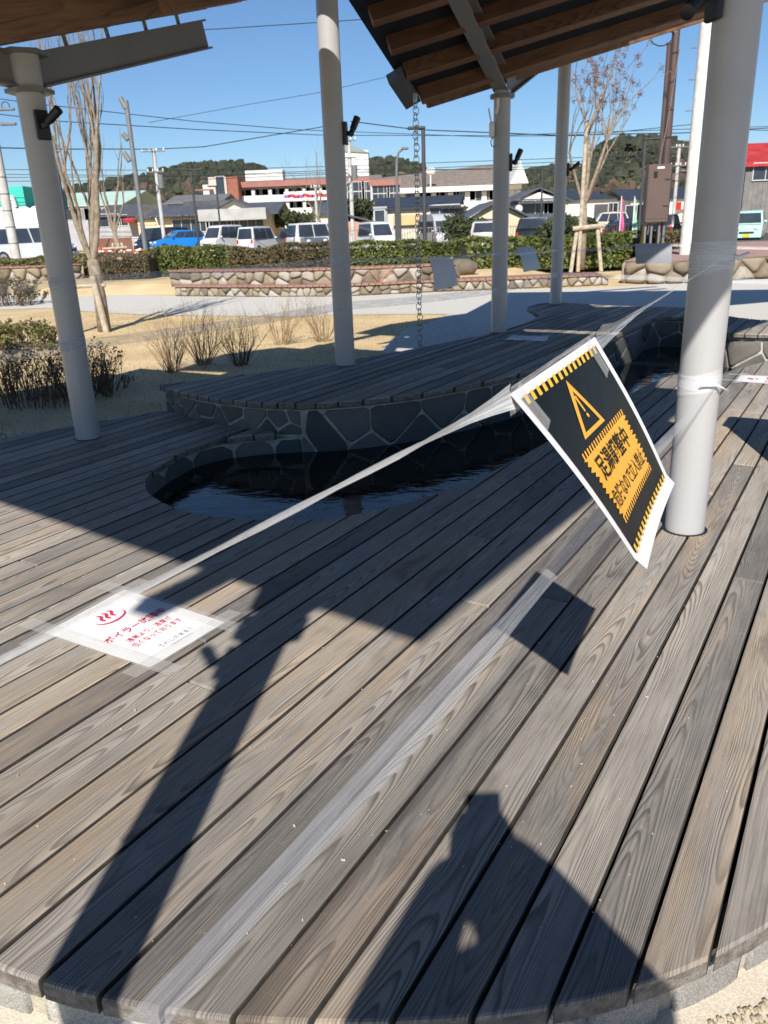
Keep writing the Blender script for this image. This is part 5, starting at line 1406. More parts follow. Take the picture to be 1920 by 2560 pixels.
# far wooden/concrete utility poles with crossarms
def upole(lab, px, pbot, ptop, Y, arms, trans=False):
    top = W(px, ptop, Y); o, h = post('utility_pole', lab, 'utility pole', px, pbot, Y, top.z, .15, M_CONC); o.location.x = W(px, (ptop + pbot) / 2, Y).x
    hh = top.z - GRD
    for dz, w in arms:
        mb = MB(); mb.box((0, -.12, hh - dz), (w, .09, .09)); mb.build('crossarm', M_LAMPG, o)
        for k in range(4):
            mb = MB(); mb.tube([((k / 3 - .5) * w * .9, -.12, hh - dz + .04), ((k / 3 - .5) * w * .9, -.12, hh - dz + .22)], [.05, .035], 8); mb.build('insulator', M_WHITE, o)
    if trans:
        mb = MB(); mb.tube([(.3, -.1, hh - 2.6), (.3, -.1, hh - 1.7)], .22, 14); mb.build('transformer', M_LAMPG, o)
        mb = MB(); mb.ring((-.35, -.15, hh - 2.6), (0, 1, 0), .4, .03, 20, 6); mb.build('cable_loop', M_WIRE, o)
    return o
upole('concrete utility pole with crossarms behind the camera pole', 340, 470, 322, 62, [(.15, 1.7), (1.5, 1.2)], True)
upole('tangled utility pole just right of the tall middle column', 757, 470, 300, 60, [(.1, 1.0), (1.2, .9), (2.4, 1.2)], True)
upole('distant utility pole behind the brown steel pole', 1462, 450, 312, 70, [(.2, 1.8), (1.6, 1.3)], False)
upole('thin utility pole in front of the school', 683, 470, 400, 75, [(.2, .8)], False)
# brown steel pole with box and conduit
Y = 21.5; o, h = post('steel_pole', 'tall dark brown steel service pole above the control cabinet', 'service pole', 1450, 360, Y, 6.9, .10, M_BROWNP)
b = W(1450, 200, Y); o.location.x = b.x
mb = MB(); mb.tube([(-.17, -.06, 2.5), (-.17, -.06, 5.2), (-.17, -.06, 5.25)], [.05, .05, .07], 10); mb.build('conduit', M_BROWNP, o)
q = W(1450, 76, Y); hz = q.z - GRD
mb = MB(); mb.tube([(0, -.05, hz + .05), (-.25, -.08, hz + .1)], .04, 8); mb.build('bracket', M_LAMPG, o)
mb = MB(); mb.tube([(-.25 + .28 * math.cos(a) - .12, -.1, hz - .02 + .22 * math.sin(a)) for a in [k * .45 for k in range(16)]], .014, 6); mb.build('cable_loop', M_WIRE, o)
mb = MB(); mb.tube([(.08, -.1, 5.1), (-.1, -.15, 3.4), (-.3, -.2, 2.1), (-.42, -.3, .9)], .012, 6); mb.build('stay_wire', M_LAMPG, o)
cb = thing('control_cabinet', 'flat brown steel control cabinet on short legs in front of the hedge', 'cabinet', (b.x - .12, b.y - .25, GRD))
ct_ = W(1434, 355, Y - .25).z - GRD; cbot = W(1432, 480, Y - .25).z - GRD
mb = MB(); mb.bbox((-.12, 0, (ct_ + cbot) / 2), (.60, .28, ct_ - cbot), .015); mb.build('cabinet_body', mat('cabinet_brown', (0.105, 0.075, 0.065), 0.5, 0.06, 3), cb)
mb = MB(); mb.box((-.12, -.146, ct_ - .08), (.18, .006, .045)); mb.build('name_plate', M_PLW, cb)
mb = MB(); mb.bbox((-.24, -.15, ct_ - .24), (.09, .02, .15), .005); mb.build('meter_window', M_BLACK, cb)
mb = MB(); mb.bbox((-.12, -.143, (ct_ + cbot) / 2 - .1), (.54, .01, (ct_ - cbot) * .72), .003); mb.build('cabinet_door', MATS['cabinet_brown'], cb)
for dx in (-.36, -.2, .0, .12): mb = MB(); mb.box((dx, 0, cbot / 2), (.05, .05, cbot)); mb.build('leg', M_LAMPG, cb)
# thick pale pole right
Y = 19.5; o, h = post('utility_pole', 'thick pale concrete utility pole left of the front right column', 'utility pole', 1491, 500, Y, 7.4, .16, mat('pale_concrete', (0.62, 0.61, 0.58), 0.85, 0.12, 6, bump=.3, bscale=30), r2=.13)
o.location.x = W(1508, 260, Y).x
for k in range(9):
    mb = MB(); mb.tube([(-.16, 0, 2.3 + k * .62), (-.30, 0, 2.3 + k * .62)], .012, 6); mb.build('step_bolt', M_LAMPG, o)
# yellow guy guard
Y = 22.5; a, b_ = W(1383, 522, Y), W(1403, 430, Y); t_ = W(1448, 200, Y - .6)
o = thing('guy_wire', 'thin slanting guy wire with a yellow guard beside the brown cabinet', 'guy wire', a)
mb = MB(); mb.tube([(0, 0, -.4), b_ - a], [.06, .05], 10); mb.build('yellow_guard', mat('guard_yellow', (0.72, 0.48, 0.03), 0.5, 0.1, 5), o)
mb = MB(); mb.tube([b_ - a, t_ - a], .012, 6); mb.build('wire', M_LAMPG, o)
# banners
def banner(lab, px, pb, ptp, Y, col, cn):
    a, t_ = W(px, pb, Y), W(px, ptp, Y); o = thing('banner', lab, 'banner', (a.x, a.y, GRD)); h = t_.z - GRD
    mb = MB(); mb.tube([(0, 0, 0), (0, 0, h)], .025, 8); mb.build('pole', M_WHITE, o)
    mb = MB(); vs = []; N = 10
    for i in range(N + 1):
        z = h - .1 - (h * .92) * i / N; w = .12 + .45 * (i / N) ** 2.2
        vs += [(0.02, .02 * math.sin(i), z), (.02 + w * .8, .12 * math.sin(i * .9), z - .1)]
    mb.add(vs, [(2 * i, 2 * i + 1, 2 * i + 3, 2 * i + 2) for i in range(N)]); mb.build('cloth', mat('cloth_' + cn, col, 0.8, 0.1, 5), o, True)
banner('furled pink advertising banner by the road', 1338, 502, 424, 50, (0.75, 0.12, 0.30), 'pink')
banner('pale green advertising banner left of the street lamp', 1366, 500, 424, 49, (0.30, 0.62, 0.40), 'green')
# ---------------------------------------------------------------- overhead wires
def wire(lab, pts, r=.02, sag=0.0):
    P = [W(*q) for q in pts]; o = thing('overhead_wire', lab, 'power line', P[0]); mb = MB(); L = []
    for a, b in zip(P, P[1:]): L += catenary(a - P[0], b - P[0], 10, sag)[:-1]
    L.append(P[-1] - P[0]); mb.tube(L, r, 5); mb.build('cable', M_WIRE, o, True)
wire('high black wire crossing from the left roof beam to the right roof edge', [(300, 71, 40), (480, 62, 40), (740, 45, 40), (860, 36, 40)], .018)
wire('faint wire rising to the right below the left roof beam', [(320, 265, 55), (540, 225, 55), (700, 198, 55), (860, 160, 55)], .015)
wire('long wire sloping down to the right from the left column to the rain chain', [(-60, 205, 45), (60, 222, 45), (420, 262, 50), (640, 280, 55), (1060, 296, 60)], .02)
wire('second long wire just below the sloping one', [(-60, 240, 45), (130, 262, 45), (430, 280, 50), (700, 292, 55), (1060, 293, 60), (1660, 273, 66)], .022)
wire('wire from the left pole to the pole with crossarms', [(-60, 318, 45), (140, 322, 50), (330, 322, 62)], .03)
wire('wire from the pole with crossarms to the tall middle column', [(340, 322, 62), (440, 317, 62), (690, 275, 62), (750, 263, 60)], .03)
wire('thick wire dropping to the right behind the rain chain', [(757, 262, 60), (900, 280, 60), (1200, 292, 62), (1480, 287, 66), (1700, 274, 66)], .035)
wire('wire on the right running behind the dry seed head tree', [(1060, 294, 60), (1260, 293, 62), (1500, 268, 66), (1600, 280, 66), (1700, 283, 66)], .025)
for k, (ya, yb, yc) in enumerate(((376, 378, 352), (392, 380, 360), (384, 372, 366), (366, 364, 344))):
    wire(('top', 'second', 'third', 'lowest')[(3, 0, 1, 2)[k] if False else k] + ' of the low bundled wires above the far rooftops', [(-60, ya, 85), (400, (ya + yb) / 2 + 3, 85), (760, yb - 6, 85), (1150, yc, 85), (1700, yc - 20, 85)], .03)
# ---------------------------------------------------------------- buildings
M_WWALL = mat('white_wall', (0.66, 0.66, 0.63), 0.85, 0.08, 1.2, detail=7); M_CREAM = mat('cream_wall', (0.66, 0.61, 0.48), 0.85, 0.06, 1.2, detail=7); M_BEIGE = mat('beige_wall', (0.66, 0.54, 0.36), 0.85, 0.06, 1.2, detail=7)
M_GREYW = mat('grey_siding', (0.36, 0.37, 0.39), 0.8, 0.08, 1.0); M_PINKW = mat('salmon_wall', (0.55, 0.30, 0.22), 0.85, 0.1, 1.0)
def tile_mat(name, col, scale=9.0, horiz=False, rough=0.5):
    if name in MATS: return MATS[name]
    m = bpy.data.materials.new(name); m.use_nodes = True; t = m.node_tree; b = t.nodes['Principled BSDF']; b.inputs['Roughness'].default_value = rough
    tc = nd(t, 'TexCoord'); w = nd(t, 'TexWave'); w.bands_direction = 'Y' if horiz else 'X'; w.inputs['Scale'].default_value = scale; w.inputs['Distortion'].default_value = 0.3
    t.links.new(tc.outputs['Object'], w.inputs['Vector']); n = nd(t, 'TexNoise'); n.inputs['Scale'].default_value = 1.5; n.inputs['Detail'].default_value = 6; t.links.new(tc.outputs['Object'], n.inputs['Vector'])
    c = ramp(t, [(0.3, tuple(x * .75 for x in col)), (0.7, tuple(min(1, x * 1.3) for x in col))], n.outputs[0]).outputs[0]
    t.links.new(c, b.inputs['Base Color'])
    bp = nd(t, 'Bump'); bp.inputs['Strength'].default_value = 0.6; bp.inputs['Distance'].default_value = 0.05; t.links.new(w.outputs[0], bp.inputs['Height']); t.links.new(bp.outputs[0], b.inputs['Normal'])
    MATS[name] = m; return m
M_TILE = tile_mat('grey_roof_tiles', (0.085, 0.09, 0.10), 1.6); M_NAVY = tile_mat('navy_sheet_roof', (0.03, 0.037, 0.055), 1.2, False, .6); M_GYMR = tile_mat('brown_sheet_roof', (0.20, 0.165, 0.14), .8, False, .8); M_REDR = tile_mat('red_sheet_roof', (0.42, 0.035, 0.03), 1.2, False, .5)
M_GREENR = mat('pale_green_roof', (0.42, 0.58, 0.50), 0.6, 0.06, .6); M_TEAL = mat('teal_cladding', (0.04, 0.50, 0.38), 0.5, 0.04, .6); M_TEALD = mat('dark_teal_cladding', (0.03, 0.20, 0.17), 0.6, 0.05, .6)
M_PINK = mat('magenta_band', (0.55, 0.03, 0.14), 0.6, 0.05, 1); M_REDT = mat('red_fascia', (0.30, 0.13, 0.11), 0.7, 0.08, 1); M_BRICK = mat('brick_red', (0.27, 0.105, 0.07), 0.85, 0.12, 3)
M_OLDW = tile_mat('weathered_boards', (0.20, 0.19, 0.18), 1.8, False, .9)
class Bld:
    def __init__(s, name, lab, cat, px, Y, rz=0, z0=GRD):
        c = W(px, 520, Y); s.Y = Y; s.o = thing(name, lab, cat, (c.x, Y, z0), R(rz)); s.x0 = c.x; s.z0 = z0; s.cr = math.cos(R(rz)); s.rz = rz
    def X(s, px): return (W(px, 480, s.Y).x - s.x0) / s.cr
    def Z(s, px, py): return W(px, py, s.Y).z - s.z0
    def part(s, name, mb, m, parent=None, smooth=False): return mb.build(name, m, parent or s.o, smooth)
    def wall(s, x0, x1, z0, z1, y0, y1, m, name='wall'): mb = MB(); mb.box(((x0 + x1) / 2, (y0 + y1) / 2, (z0 + z1) / 2), (abs(x1 - x0), abs(y1 - y0), abs(z1 - z0))); return s.part(name, mb, m)
    def window(s, xc, zc, w, h, y=0.0, bars=1, m=None, cross=True):
        mb = MB(); t_ = .07
        for a in (-1, 1): mb.box((xc + a * (w / 2 - t_ / 2), y - .03, zc), (t_, .08, h)); mb.box((xc, y - .031, zc + a * (h / 2 - t_ / 2)), (w - 2 * t_, .08, t_))
        for k in range(bars): mb.box((xc + (k + 1) / (bars + 1) * w - w / 2, y - .025, zc), (.05, .06, h - 2 * t_))
        f = s.part('window', mb, m or M_FRAME)
        mb = MB(); mb.box((xc, y - .012, zc), (w - .02, .02, h - .02)); mb.build('pane', M_GLASS, f)
    def gable(s, x0, x1, ze, zr, y0, y1, m, th=.12, axis='x', over=.3, rx=None, name='roof'):
        """axis x: ridge runs along x (front slope faces the camera); axis y: gable faces the camera"""
        mb = MB()
        if axis == 'x':
            ym = (y0 + y1) / 2; pts = lambda x: [(x, y0 - over, ze - over * (zr - ze) / (ym - y0)), (x, ym, zr), (x, y1 + over, ze - over * (zr - ze) / (ym - y0))]
            A_, B_ = pts(x0 - over), pts(x1 + over)
        else:
            xm = rx if rx is not None else (x0 + x1) / 2
            A_ = [(x0 - over, y0 - over, ze - over * .4), (xm, y0 - over, zr), (x1 + over, y0 - over, ze - over * .4)]; B_ = [(p[0], y1 + over, p[2]) for p in A_]
        vs = A_ + B_ + [(p[0], p[1], p[2] - th) for p in A_ + B_]
        mb.add(vs, [(0, 1, 4, 3), (1, 2, 5, 4), (6, 9, 10, 7), (7, 10, 11, 8), (0, 3, 9, 6), (2, 8, 11, 5), (0, 6, 7, 1), (1, 7, 8, 2), (3, 4, 10, 9), (4, 5, 11, 10)])
        return s.part(name, mb, m)
    def gable_wall(s, x0, x1, ze, zr, y, m, rx=None, th=.2):
        mb = MB(); xm = rx if rx is not None else (x0 + x1) / 2
        vs = [(x0, y, ze), (x1, y, ze), (xm, y, zr), (x0, y + th, ze), (x1, y + th, ze), (xm, y + th, zr)]
        mb.add(vs, [(0, 1, 2), (5, 4, 3), (0, 3, 4, 1), (1, 4, 5, 2), (2, 5, 3, 0)]); return s.part('gable', mb, m)
# 1 green shop
B = Bld('shop', 'teal green shop building with a magenta band at the left edge', 'shop', 40, 88)
X, Z = B.X, B.Z; zt, zb = Z(40, 402), Z(40, 452)
B.wall(X(-60), X(62), zb, zt, 0, 8, M_TEAL, 'cladding'); B.wall(X(62) + .02, X(86), zb, zt - .2, 3, 9, M_TEALD, 'side_cladding'); B.wall(X(-60), X(80), zb - .5, zb - .02, -.1, 8, M_PINK, 'band'); B.wall(X(-60), X(84), 0, zb - .55, .6, 8, M_WWALL)
mb = MB(); mb.tube([(X(41), -.3, zb + .2), (X(40), -.3, zt - 1.6), (X(37), -.3, zt - .9)], .28, 10); B.part('sign_stroke', mb, M_WHITE)
B = Bld('warehouse', 'long low warehouse with a pale green roof behind the left tree', 'warehouse', 200, 120)
X, Z = B.X, B.Z; B.wall(X(60), X(264), 0, Z(200, 444), 0, 12, M_GREYW); B.gable(X(60), X(268), Z(200, 442), Z(200, 404), 0, 26, M_GREENR, over=.3)
for k in range(5): B.window(X(160 + k * 22), Z(200, 462), 2.6, 1.5)
# tank with bulging panels
B = Bld('water_tank', 'white panelled water tank with round bulges below the teal shop', 'water tank', 50, 80)
X, Z = B.X, B.Z; zt, zb = Z(50, 457), Z(50, 500); B.wall(X(-40), X(95), zb, zt, 0, 4, M_WWALL, 'tank_body')
for i in range(5):
    for j in range(2):
        mb = MB(); mb.sphere((X(12 + i * 27 - 10), .05, zt - (j + .5) * (zt - zb) / 2), .92, 14, 8, (1, .5, 1)); B.part('bulging_panel', mb, M_WHITE, smooth=True)
mb = MB(); mb.tube([(X(104), -.5, 0), (X(104), -.5, zt + .3)], .3, 12); B.part('pipe', mb, M_WHITE)
# 2 low grey roofs left
B = Bld('house', 'low house with a grey sheet roof behind the thin staked tree', 'house', 255, 92)
X, Z = B.X, B.Z; B.wall(X(213), X(297), 0, Z(255, 464), 0, 8, M_GREYW); B.gable(X(213), X(297), Z(255, 464), Z(255, 438), 0, 10, M_TILE)
B.wall(X(278), X(305), Z(290, 481), Z(290, 472), -2.0, 0, M_REDR, 'red_awning')
B.window(X(235), Z(235, 476), 2.4, 1.4); B.window(X(262), Z(262, 476), 1.6, 1.2)
B = Bld('shed', 'dark brown roofed shed left of the tiled roof house', 'shed', 320, 90)
X, Z = B.X, B.Z; B.wall(X(297), X(341), 0, Z(320, 472), 0, 6, M_BEIGE); B.gable(X(297), X(343), Z(320, 470), Z(320, 439), 0, 8, mat('dark_brown_roof', (0.10, 0.085, 0.075), .8, .15, 1))
# 3 tiled roof house
B = Bld('house', 'wide old house with a grey tiled roof and a low white canopy', 'house', 440, 76)
X, Z = B.X, B.Z; ze, zr = Z(430, 462), Z(430, 437)
B.wall(X(336), X(586), 0, ze, 0, 9, M_BEIGE); B.gable(X(333), X(588), ze, zr, 0, 11, M_TILE, over=.7)
mb = MB()
for k in range(34): mb.tube([(X(333) + k * .28, -.75, ze - .18), (X(333) + k * .28, -.72, ze - .10)], .12, 6)
o = B.part('eave_tiles', mb, M_TILE); tag(o, kind='stuff')
mb = MB(); mb.box(((X(372) + X(500)) / 2, 5.5, zr + .14), (X(500) - X(372), .5, .38)); B.part('ridge', mb, M_TILE)
B.gable(X(468), X(556), Z(510, 452), Z(510, 430), -1.2, 5, M_TILE, axis='y', over=.4); B.gable_wall(X(472), X(552), Z(510, 453), Z(510, 434), -1.1, M_CREAM)
B.wall(X(449), X(588), Z(510, 477), Z(510, 453), -4.0, -1.25, mat('canopy_grey', (0.42, 0.42, 0.40), .8, .12, 1), 'canopy')
for k, (xa, wd) in enumerate(((412, 3.4), (475, 2.6), (535, 3.0))): B.window(X(xa), Z(440, 486), wd, 1.2, -.02, 3)
mb = MB(); mb.tube([(X(343), -.9, ze - .2), (X(346), -.9, ze - 1.0), (X(350), -.9, 0)], .06, 8); B.part('downpipe', mb, M_WHITE)
B = Bld('building', 'plain building with a flat grey sheet roof behind the tiled house', 'building', 420, 105)
X, Z = B.X, B.Z; B.wall(X(366), X(478), 0, Z(420, 436), 0, 10, M_GREYW); B.gable(X(363), X(480), Z(420, 436), Z(420, 415), 0, 14, mat('slate_grey_roof', (0.15, 0.15, 0.155), .7, .12, .6))
# 4 beige tower with brick end
B = Bld('tower', 'beige stair tower with a brick red end wall', 'tower', 480, 122)
X, Z = B.X, B.Z; B.wall(X(459), X(497), 0, Z(480, 382), 0, 8, mat('pinkish_render', (0.56, 0.47, 0.42), .85, .06, 1)); B.wall(X(497) + .02, X(520), 0, Z(480, 382), .4, 8, M_BRICK, 'brick_wall'); B.wall(X(443), X(459) - .02, 0, Z(450, 398), 1, 8, M_WWALL, 'annex'); B.wall(X(432), X(468), Z(450, 412), Z(450, 409), -1, 0, M_REDT, 'fascia')
B.window(X(484), Z(484, 403), 1.3, 2.8, 0, 0)
# 5 school
B = Bld('school', 'long white three storey school with a red roof edge and a banner', 'school', 690, 125, 0)
X, Z = B.X, B.Z; zt = Z(640, 394)
ztop = Z(650, 392); zfl = [Z(650, 402), Z(650, 432), Z(650, 462)]
fh = zfl[0] - zfl[1]
B.wall(X(523), X(800), 0, ztop - .3, 1.6, 12, M_WWALL)
B.wall(X(521), X(802), ztop - .55, ztop + .22, -.4, 12.5, M_REDT, 'red_roof_edge'); B.wall(X(530), X(612), ztop + .55, ztop + 2.0, 4, 8, M_WWALL, 'roof_parapet')
for f in range(2):
    zb_ = zfl[f] - fh * .98; B.wall(X(523), X(758), zb_, zb_ + fh * .42, -.05, .12, M_WWALL, 'balcony_front'); B.wall(X(523), X(758), zb_ - .15, zb_, 0, 1.6, M_WWALL, 'balcony_floor')
    nw = 13
    for k in range(nw):
        xc = X(530 + k * 18); B.window(xc, zb_ + fh * .62, 2.2, fh * .55, 1.58, 1)
        if k % 2 == 0: B.wall(xc + 1.3, xc + 1.75, zb_, zb_ + fh * .85, .15, 1.55, M_WWALL, 'pier')
bn = Z(650, 422); B.wall(X(618), X(712), bn - .75, bn + .55, -.12, -.07, M_WHITE, 'banner')
for body, x0_, m_ in (('笑顔', 622, mat('banner_red', (0.6, 0.03, 0.05), .7)), ('夢いっぱい', 646, mat('banner_purple', (0.25, 0.08, 0.45), .7)), ('学校', 690, MATS['banner_red'])): pass
for k in range(9):
    mb = MB(); mb.box((X(624 + k * 10), -.135, bn - .1 + .1 * math.sin(k * 2)), (.85, .02, .45)); B.part('banner_print', mb, MATS['banner_red'] if k % 3 else MATS['banner_purple'])
B.wall(X(758), X(806), 0, ztop - .65, -.6, 1.55, M_WWALL, 'end_block')
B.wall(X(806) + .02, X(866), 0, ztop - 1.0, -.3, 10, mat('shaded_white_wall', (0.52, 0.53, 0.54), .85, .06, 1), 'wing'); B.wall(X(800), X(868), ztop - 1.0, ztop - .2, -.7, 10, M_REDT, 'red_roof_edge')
for z_ in (404, 424): B.window(X(772), Z(770, z_), 2.6, 1.4, -.62, 2); B.window(X(794), Z(770, z_), 1.4, 1.4, -.62, 1); B.window(X(825), Z(830, z_ + 4), 2.6, 1.4, -.32, 2); B.window(X(852), Z(830, z_ + 4), 2.0, 1.4, -.32, 1)
mb = MB(); mb.tube([(X(690), 2, ztop), (X(690), 2, ztop + 4)], .06, 6); B.part('aerial', mb, M_LAMPG)
B.wall(X(772), X(800), ztop + .6, ztop + 1.4, 3, 4, M_WHITE, 'roof_unit'); B.wall(X(783), X(791), ztop + 1.4, ztop + 3.2, 3, 4, M_WHITE, 'roof_unit')
# 6 tall white block
B = Bld('tower', 'tall white windowless block rising behind the school', 'tower', 770, 190)
X, Z = B.X, B.Z; B.wall(X(735), X(801), 0, Z(770, 325), 0, 14, M_WWALL)
mb = MB(); zt = Z(770, 325); mb.add([(X(735), -.3, zt), (X(752), -.3, zt + 1.8), (X(803), -.3, zt - .6), (X(803), 14, zt - .6), (X(752), 14, zt + 1.8), (X(735), 14, zt)], [(0, 1, 4, 5), (1, 2, 3, 4), (0, 2, 1), (3, 5, 4), (0, 5, 3, 2)]); B.part('roof', mb, mat('mossy_roof', (0.22, 0.27, 0.24), .8, .1, 1))
for k in range(3): B.wall(X(735), X(801), Z(770, 345 + k * 22), Z(770, 344 + k * 22), -.08, 0, M_GREYW, 'joint')
mb = MB(); mb.sphere((X(768), -.6, Z(768, 372)), .6, 10, 6); B.part('dish', mb, M_WHITE, smooth=True)
# 7 gymnasium
B = Bld('gymnasium', 'huge gymnasium with a brown sheet roof and white walls', 'gymnasium', 980, 135)
X, Z = B.X, B.Z; ze, zr = Z(980, 404), Z(980, 358)
B.wall(X(846), X(1118), 0, ze, 0, 30, M_WWALL)
mb = MB(); xa, xb = X(842), X(1122); xr0, xr1 = X(880), X(1090); d = 15
mb.add([(xa, -1, ze), (xb, -1, ze), (xr1, d, zr + 1.0), (xr0 - 5, d, zr - .6), (xa, 31, ze), (xb, 31, ze)], [(0, 1, 2, 3), (1, 5, 2), (5, 4, 3, 2), (4, 0, 3), (0, 4, 5, 1)]); B.part('roof', mb, M_GYMR)
B.wall(xa, xb, ze - .7, ze + .05, -1.3, -1.02, M_WHITE, 'gutter_board')
for xx in (905, 935, 965, 1000, 1040, 1070): B.window(X(xx), Z(xx, 420), 4.2, 1.9, -.02, 3)
for xx in range(860, 1120, 36): B.wall(X(xx), X(xx) + .8, 0, ze - .8, -.25, 0, M_WWALL, 'pilaster')
mb = MB(); zg = Z(1115, 352); mb.add([(X(1092), -4, ze), (X(1130), -4, ze), (X(1112), -4, zg), (X(1092), 6, ze), (X(1130), 6, ze), (X(1112), 6, zg)], [(0, 1, 2), (5, 4, 3), (0, 2, 5, 3), (1, 4, 5, 2)]); B.part('gable', mb, M_WWALL)
mb = MB(); mb.tube([(X(930), -1.5, ze), (X(930), -1.5, ze + 2.4)], .1, 6); mb.sphere((X(927), -1.5, ze + 2.4), .55, 8, 5); mb.sphere((X(934), -1.5, ze + 2.4), .55, 8, 5); B.part('loudspeaker', mb, M_WHITE)
B = Bld('building', 'brown roofed hall showing above the left end of the school', 'building', 740, 150)
X, Z = B.X, B.Z; B.wall(X(575), X(820), 0, Z(700, 392), 0, 14, M_GREYW); B.gable(X(570), X(825), Z(700, 392), Z(700, 374), 0, 20, M_GYMR)
# 8 navy roofed cream house
B = Bld('house', 'cream house with a wide plain navy roof', 'house', 900, 66, -8)
X, Z = B.X, B.Z; ze, zr = Z(900, 446), Z(900, 420)
B.wall(X(812), X(1000), 0, ze, 0, 9, M_CREAM); B.gable(X(812), X(985), ze, zr, 0, 9, M_NAVY, over=.35); 
B.wall(X(808), X(838), 0, ze + .1, -.3, 9, M_GREYW, 'grey_end_wall')
B.window(X(822), Z(822, 470), .9, 1.2, -.32, 0); B.window(X(960), Z(960, 462), 2.4, 1.4, -.02, 2); B.wall(X(955), X(1010), Z(980, 452), Z(980, 448), -1.6, 0, M_TRIM, 'carport_roof')
B.wall(X(850), X(930), Z(890, 486), Z(890, 464), -.35, -.3, mat('ochre_fence', (0.55, 0.42, 0.20), .8, .1, 1), 'lower_cladding')
# 9 beige house gable
B = Bld('house', 'beige house with a low dark gable behind the roof corner column', 'house', 1070, 56)
X, Z = B.X, B.Z; B.wall(X(1012), X(1132), 0, Z(1070, 468), 0, 8, M_BEIGE); B.gable(X(1006), X(1138), Z(1070, 468), Z(1070, 432), 0, 9, M_TILE, axis='y', over=.4, rx=X(1072)); B.gable_wall(X(1012), X(1132), Z(1070, 470), Z(1070, 436), .02, M_BEIGE, rx=X(1072))
B.window(X(1040), Z(1040, 490), 1.6, 1.1, -.02, 1)
# salmon wall house behind middle column
B = Bld('house', 'salmon walled house with a low dark roof right of the middle column', 'house', 765, 60)
X, Z = B.X, B.Z; B.wall(X(735), X(800), 0, Z(765, 478), 0, 7, M_PINKW); B.gable(X(728), X(808), Z(765, 478), Z(765, 458), 0, 8, M_TILE, axis='y', over=.3, rx=X(738))
B = Bld('house', 'dark tiled house low between the school and the middle column', 'house', 690, 84)
X, Z = B.X, B.Z; B.wall(X(680), X(790), 0, Z(690, 464), 0, 8, M_CREAM); B.gable(X(680), X(790), Z(690, 462), Z(690, 432), 0, 10, M_TILE)
# 10 white gable house
B = Bld('house', 'two storey house with a white gable and a row of dark windows', 'house', 1160, 72)
X, Z = B.X, B.Z; ze, zr = Z(1160, 432), Z(1160, 402)
B.wall(X(1122), X(1226), 0, ze, 0, 8, M_CREAM); B.gable(X(1098), X(1226), ze, zr - .1, 0, 9, M_TILE, axis='y', over=.5, rx=X(1162)); B.gable_wall(X(1112), X(1216), ze + .1, zr - .5, -.2, M_WWALL, rx=X(1162))
B.wall(X(1115), X(1212), Z(1160, 440), Z(1160, 435), -.9, 0, M_TILE, 'lower_eave'); B.window(X(1155), Z(1160, 449), 4.4, 1.35, -.02, 3); B.window(X(1195), Z(1195, 449), 1.8, 1.35, -.02, 1)
B.wall(X(1115), X(1216), Z(1160, 470), Z(1160, 462), -1.4, 0, M_TILE, 'porch_roof'); mb = MB(); mb.sphere((X(1116), -1.0, Z(1116, 452)), .34, 10, 6, (1, .4, 1)); B.part('satellite_dish', mb, M_WHITE, smooth=True)
# 11 white warehouse
B = Bld('warehouse', 'white warehouse with a navy roof and a dark opening behind the staked tree', 'warehouse', 1260, 80)
X, Z = B.X, B.Z; ze, zr = Z(1260, 432), Z(1260, 404)
B.wall(X(1190), X(1330), 0, ze, 0, 14, M_WWALL); mb = MB(); x0_, x1_ = X(1186), X(1333)
mb.add([(x0_, -.4, ze), (x1_, -.4, ze), (X(1302), 7, zr), (x0_, 7, zr), (x0_, 14.4, ze), (x1_, 14.4, ze)], [(0, 1, 2, 3), (1, 5, 2), (5, 4, 3, 2), (0, 4, 5, 1), (0, 3, 4)]); B.part('roof', mb, M_NAVY)
B.wall(X(1282), X(1317), 0, Z(1300, 441), -.06, .02, mat('dark_doorway', (0.07, 0.07, 0.075), .8, .1, 1), 'opening'); B.window(X(1322), Z(1322, 453), 1.0, 1.3, -.02, 1)
# 12 far right building
B = Bld('building', 'white shop building with a dark roof and a red lettered sign board behind the cabinet', 'shop', 1420, 92)
X, Z = B.X, B.Z; B.wall(X(1360), X(1500), 0, Z(1430, 428), 0, 9, M_WWALL); B.gable(X(1355), X(1502), Z(1430, 428), Z(1430, 402), 0, 12, M_NAVY); B.wall(X(1455), X(1480), Z(1468, 452), Z(1468, 438), -.5, -.4, M_WHITE, 'sign_board')
for k in range(4): mb = MB(); mb.box((X(1459) + k * 1.0, -.53, Z(1468, 445)), (.6, .03, .8)); B.part('sign_print', mb, M_LAMPR)
for k in range(3): B.window(X(1370 + k * 24), Z(1400, 458), 2.2, 1.6, -.02, 1)
# 13 red roofed wooden building on the right
B = Bld('barn', 'old grey boarded building with a red roof at the right edge', 'barn', 1640, 60)
X, Z = B.X, B.Z; ze, zr = Z(1630, 352), Z(1630, 296)
for k in range(26):
    mb = MB(); xx = X(1603) + k * .34; mb.box((xx, .02 * math.sin(k * 3.1), ze / 2), (.325, .06, ze)); B.part('board', mb, M_OLDW)
B.wall(X(1603), X(1603) + 9.0, 0, ze, .08, 9, M_TRIM, 'inner_wall'); B.gable(X(1604), X(1604) + 9, ze, zr, 0, 10, M_REDR, over=.4); B.wall(X(1609), X(1632), zr - .3, zr + .35, 4.5, 5.5, M_REDR, 'roof_vent'); B.window(X(1640), Z(1640, 371), 1.9, 1.2, -.06, 1, None)
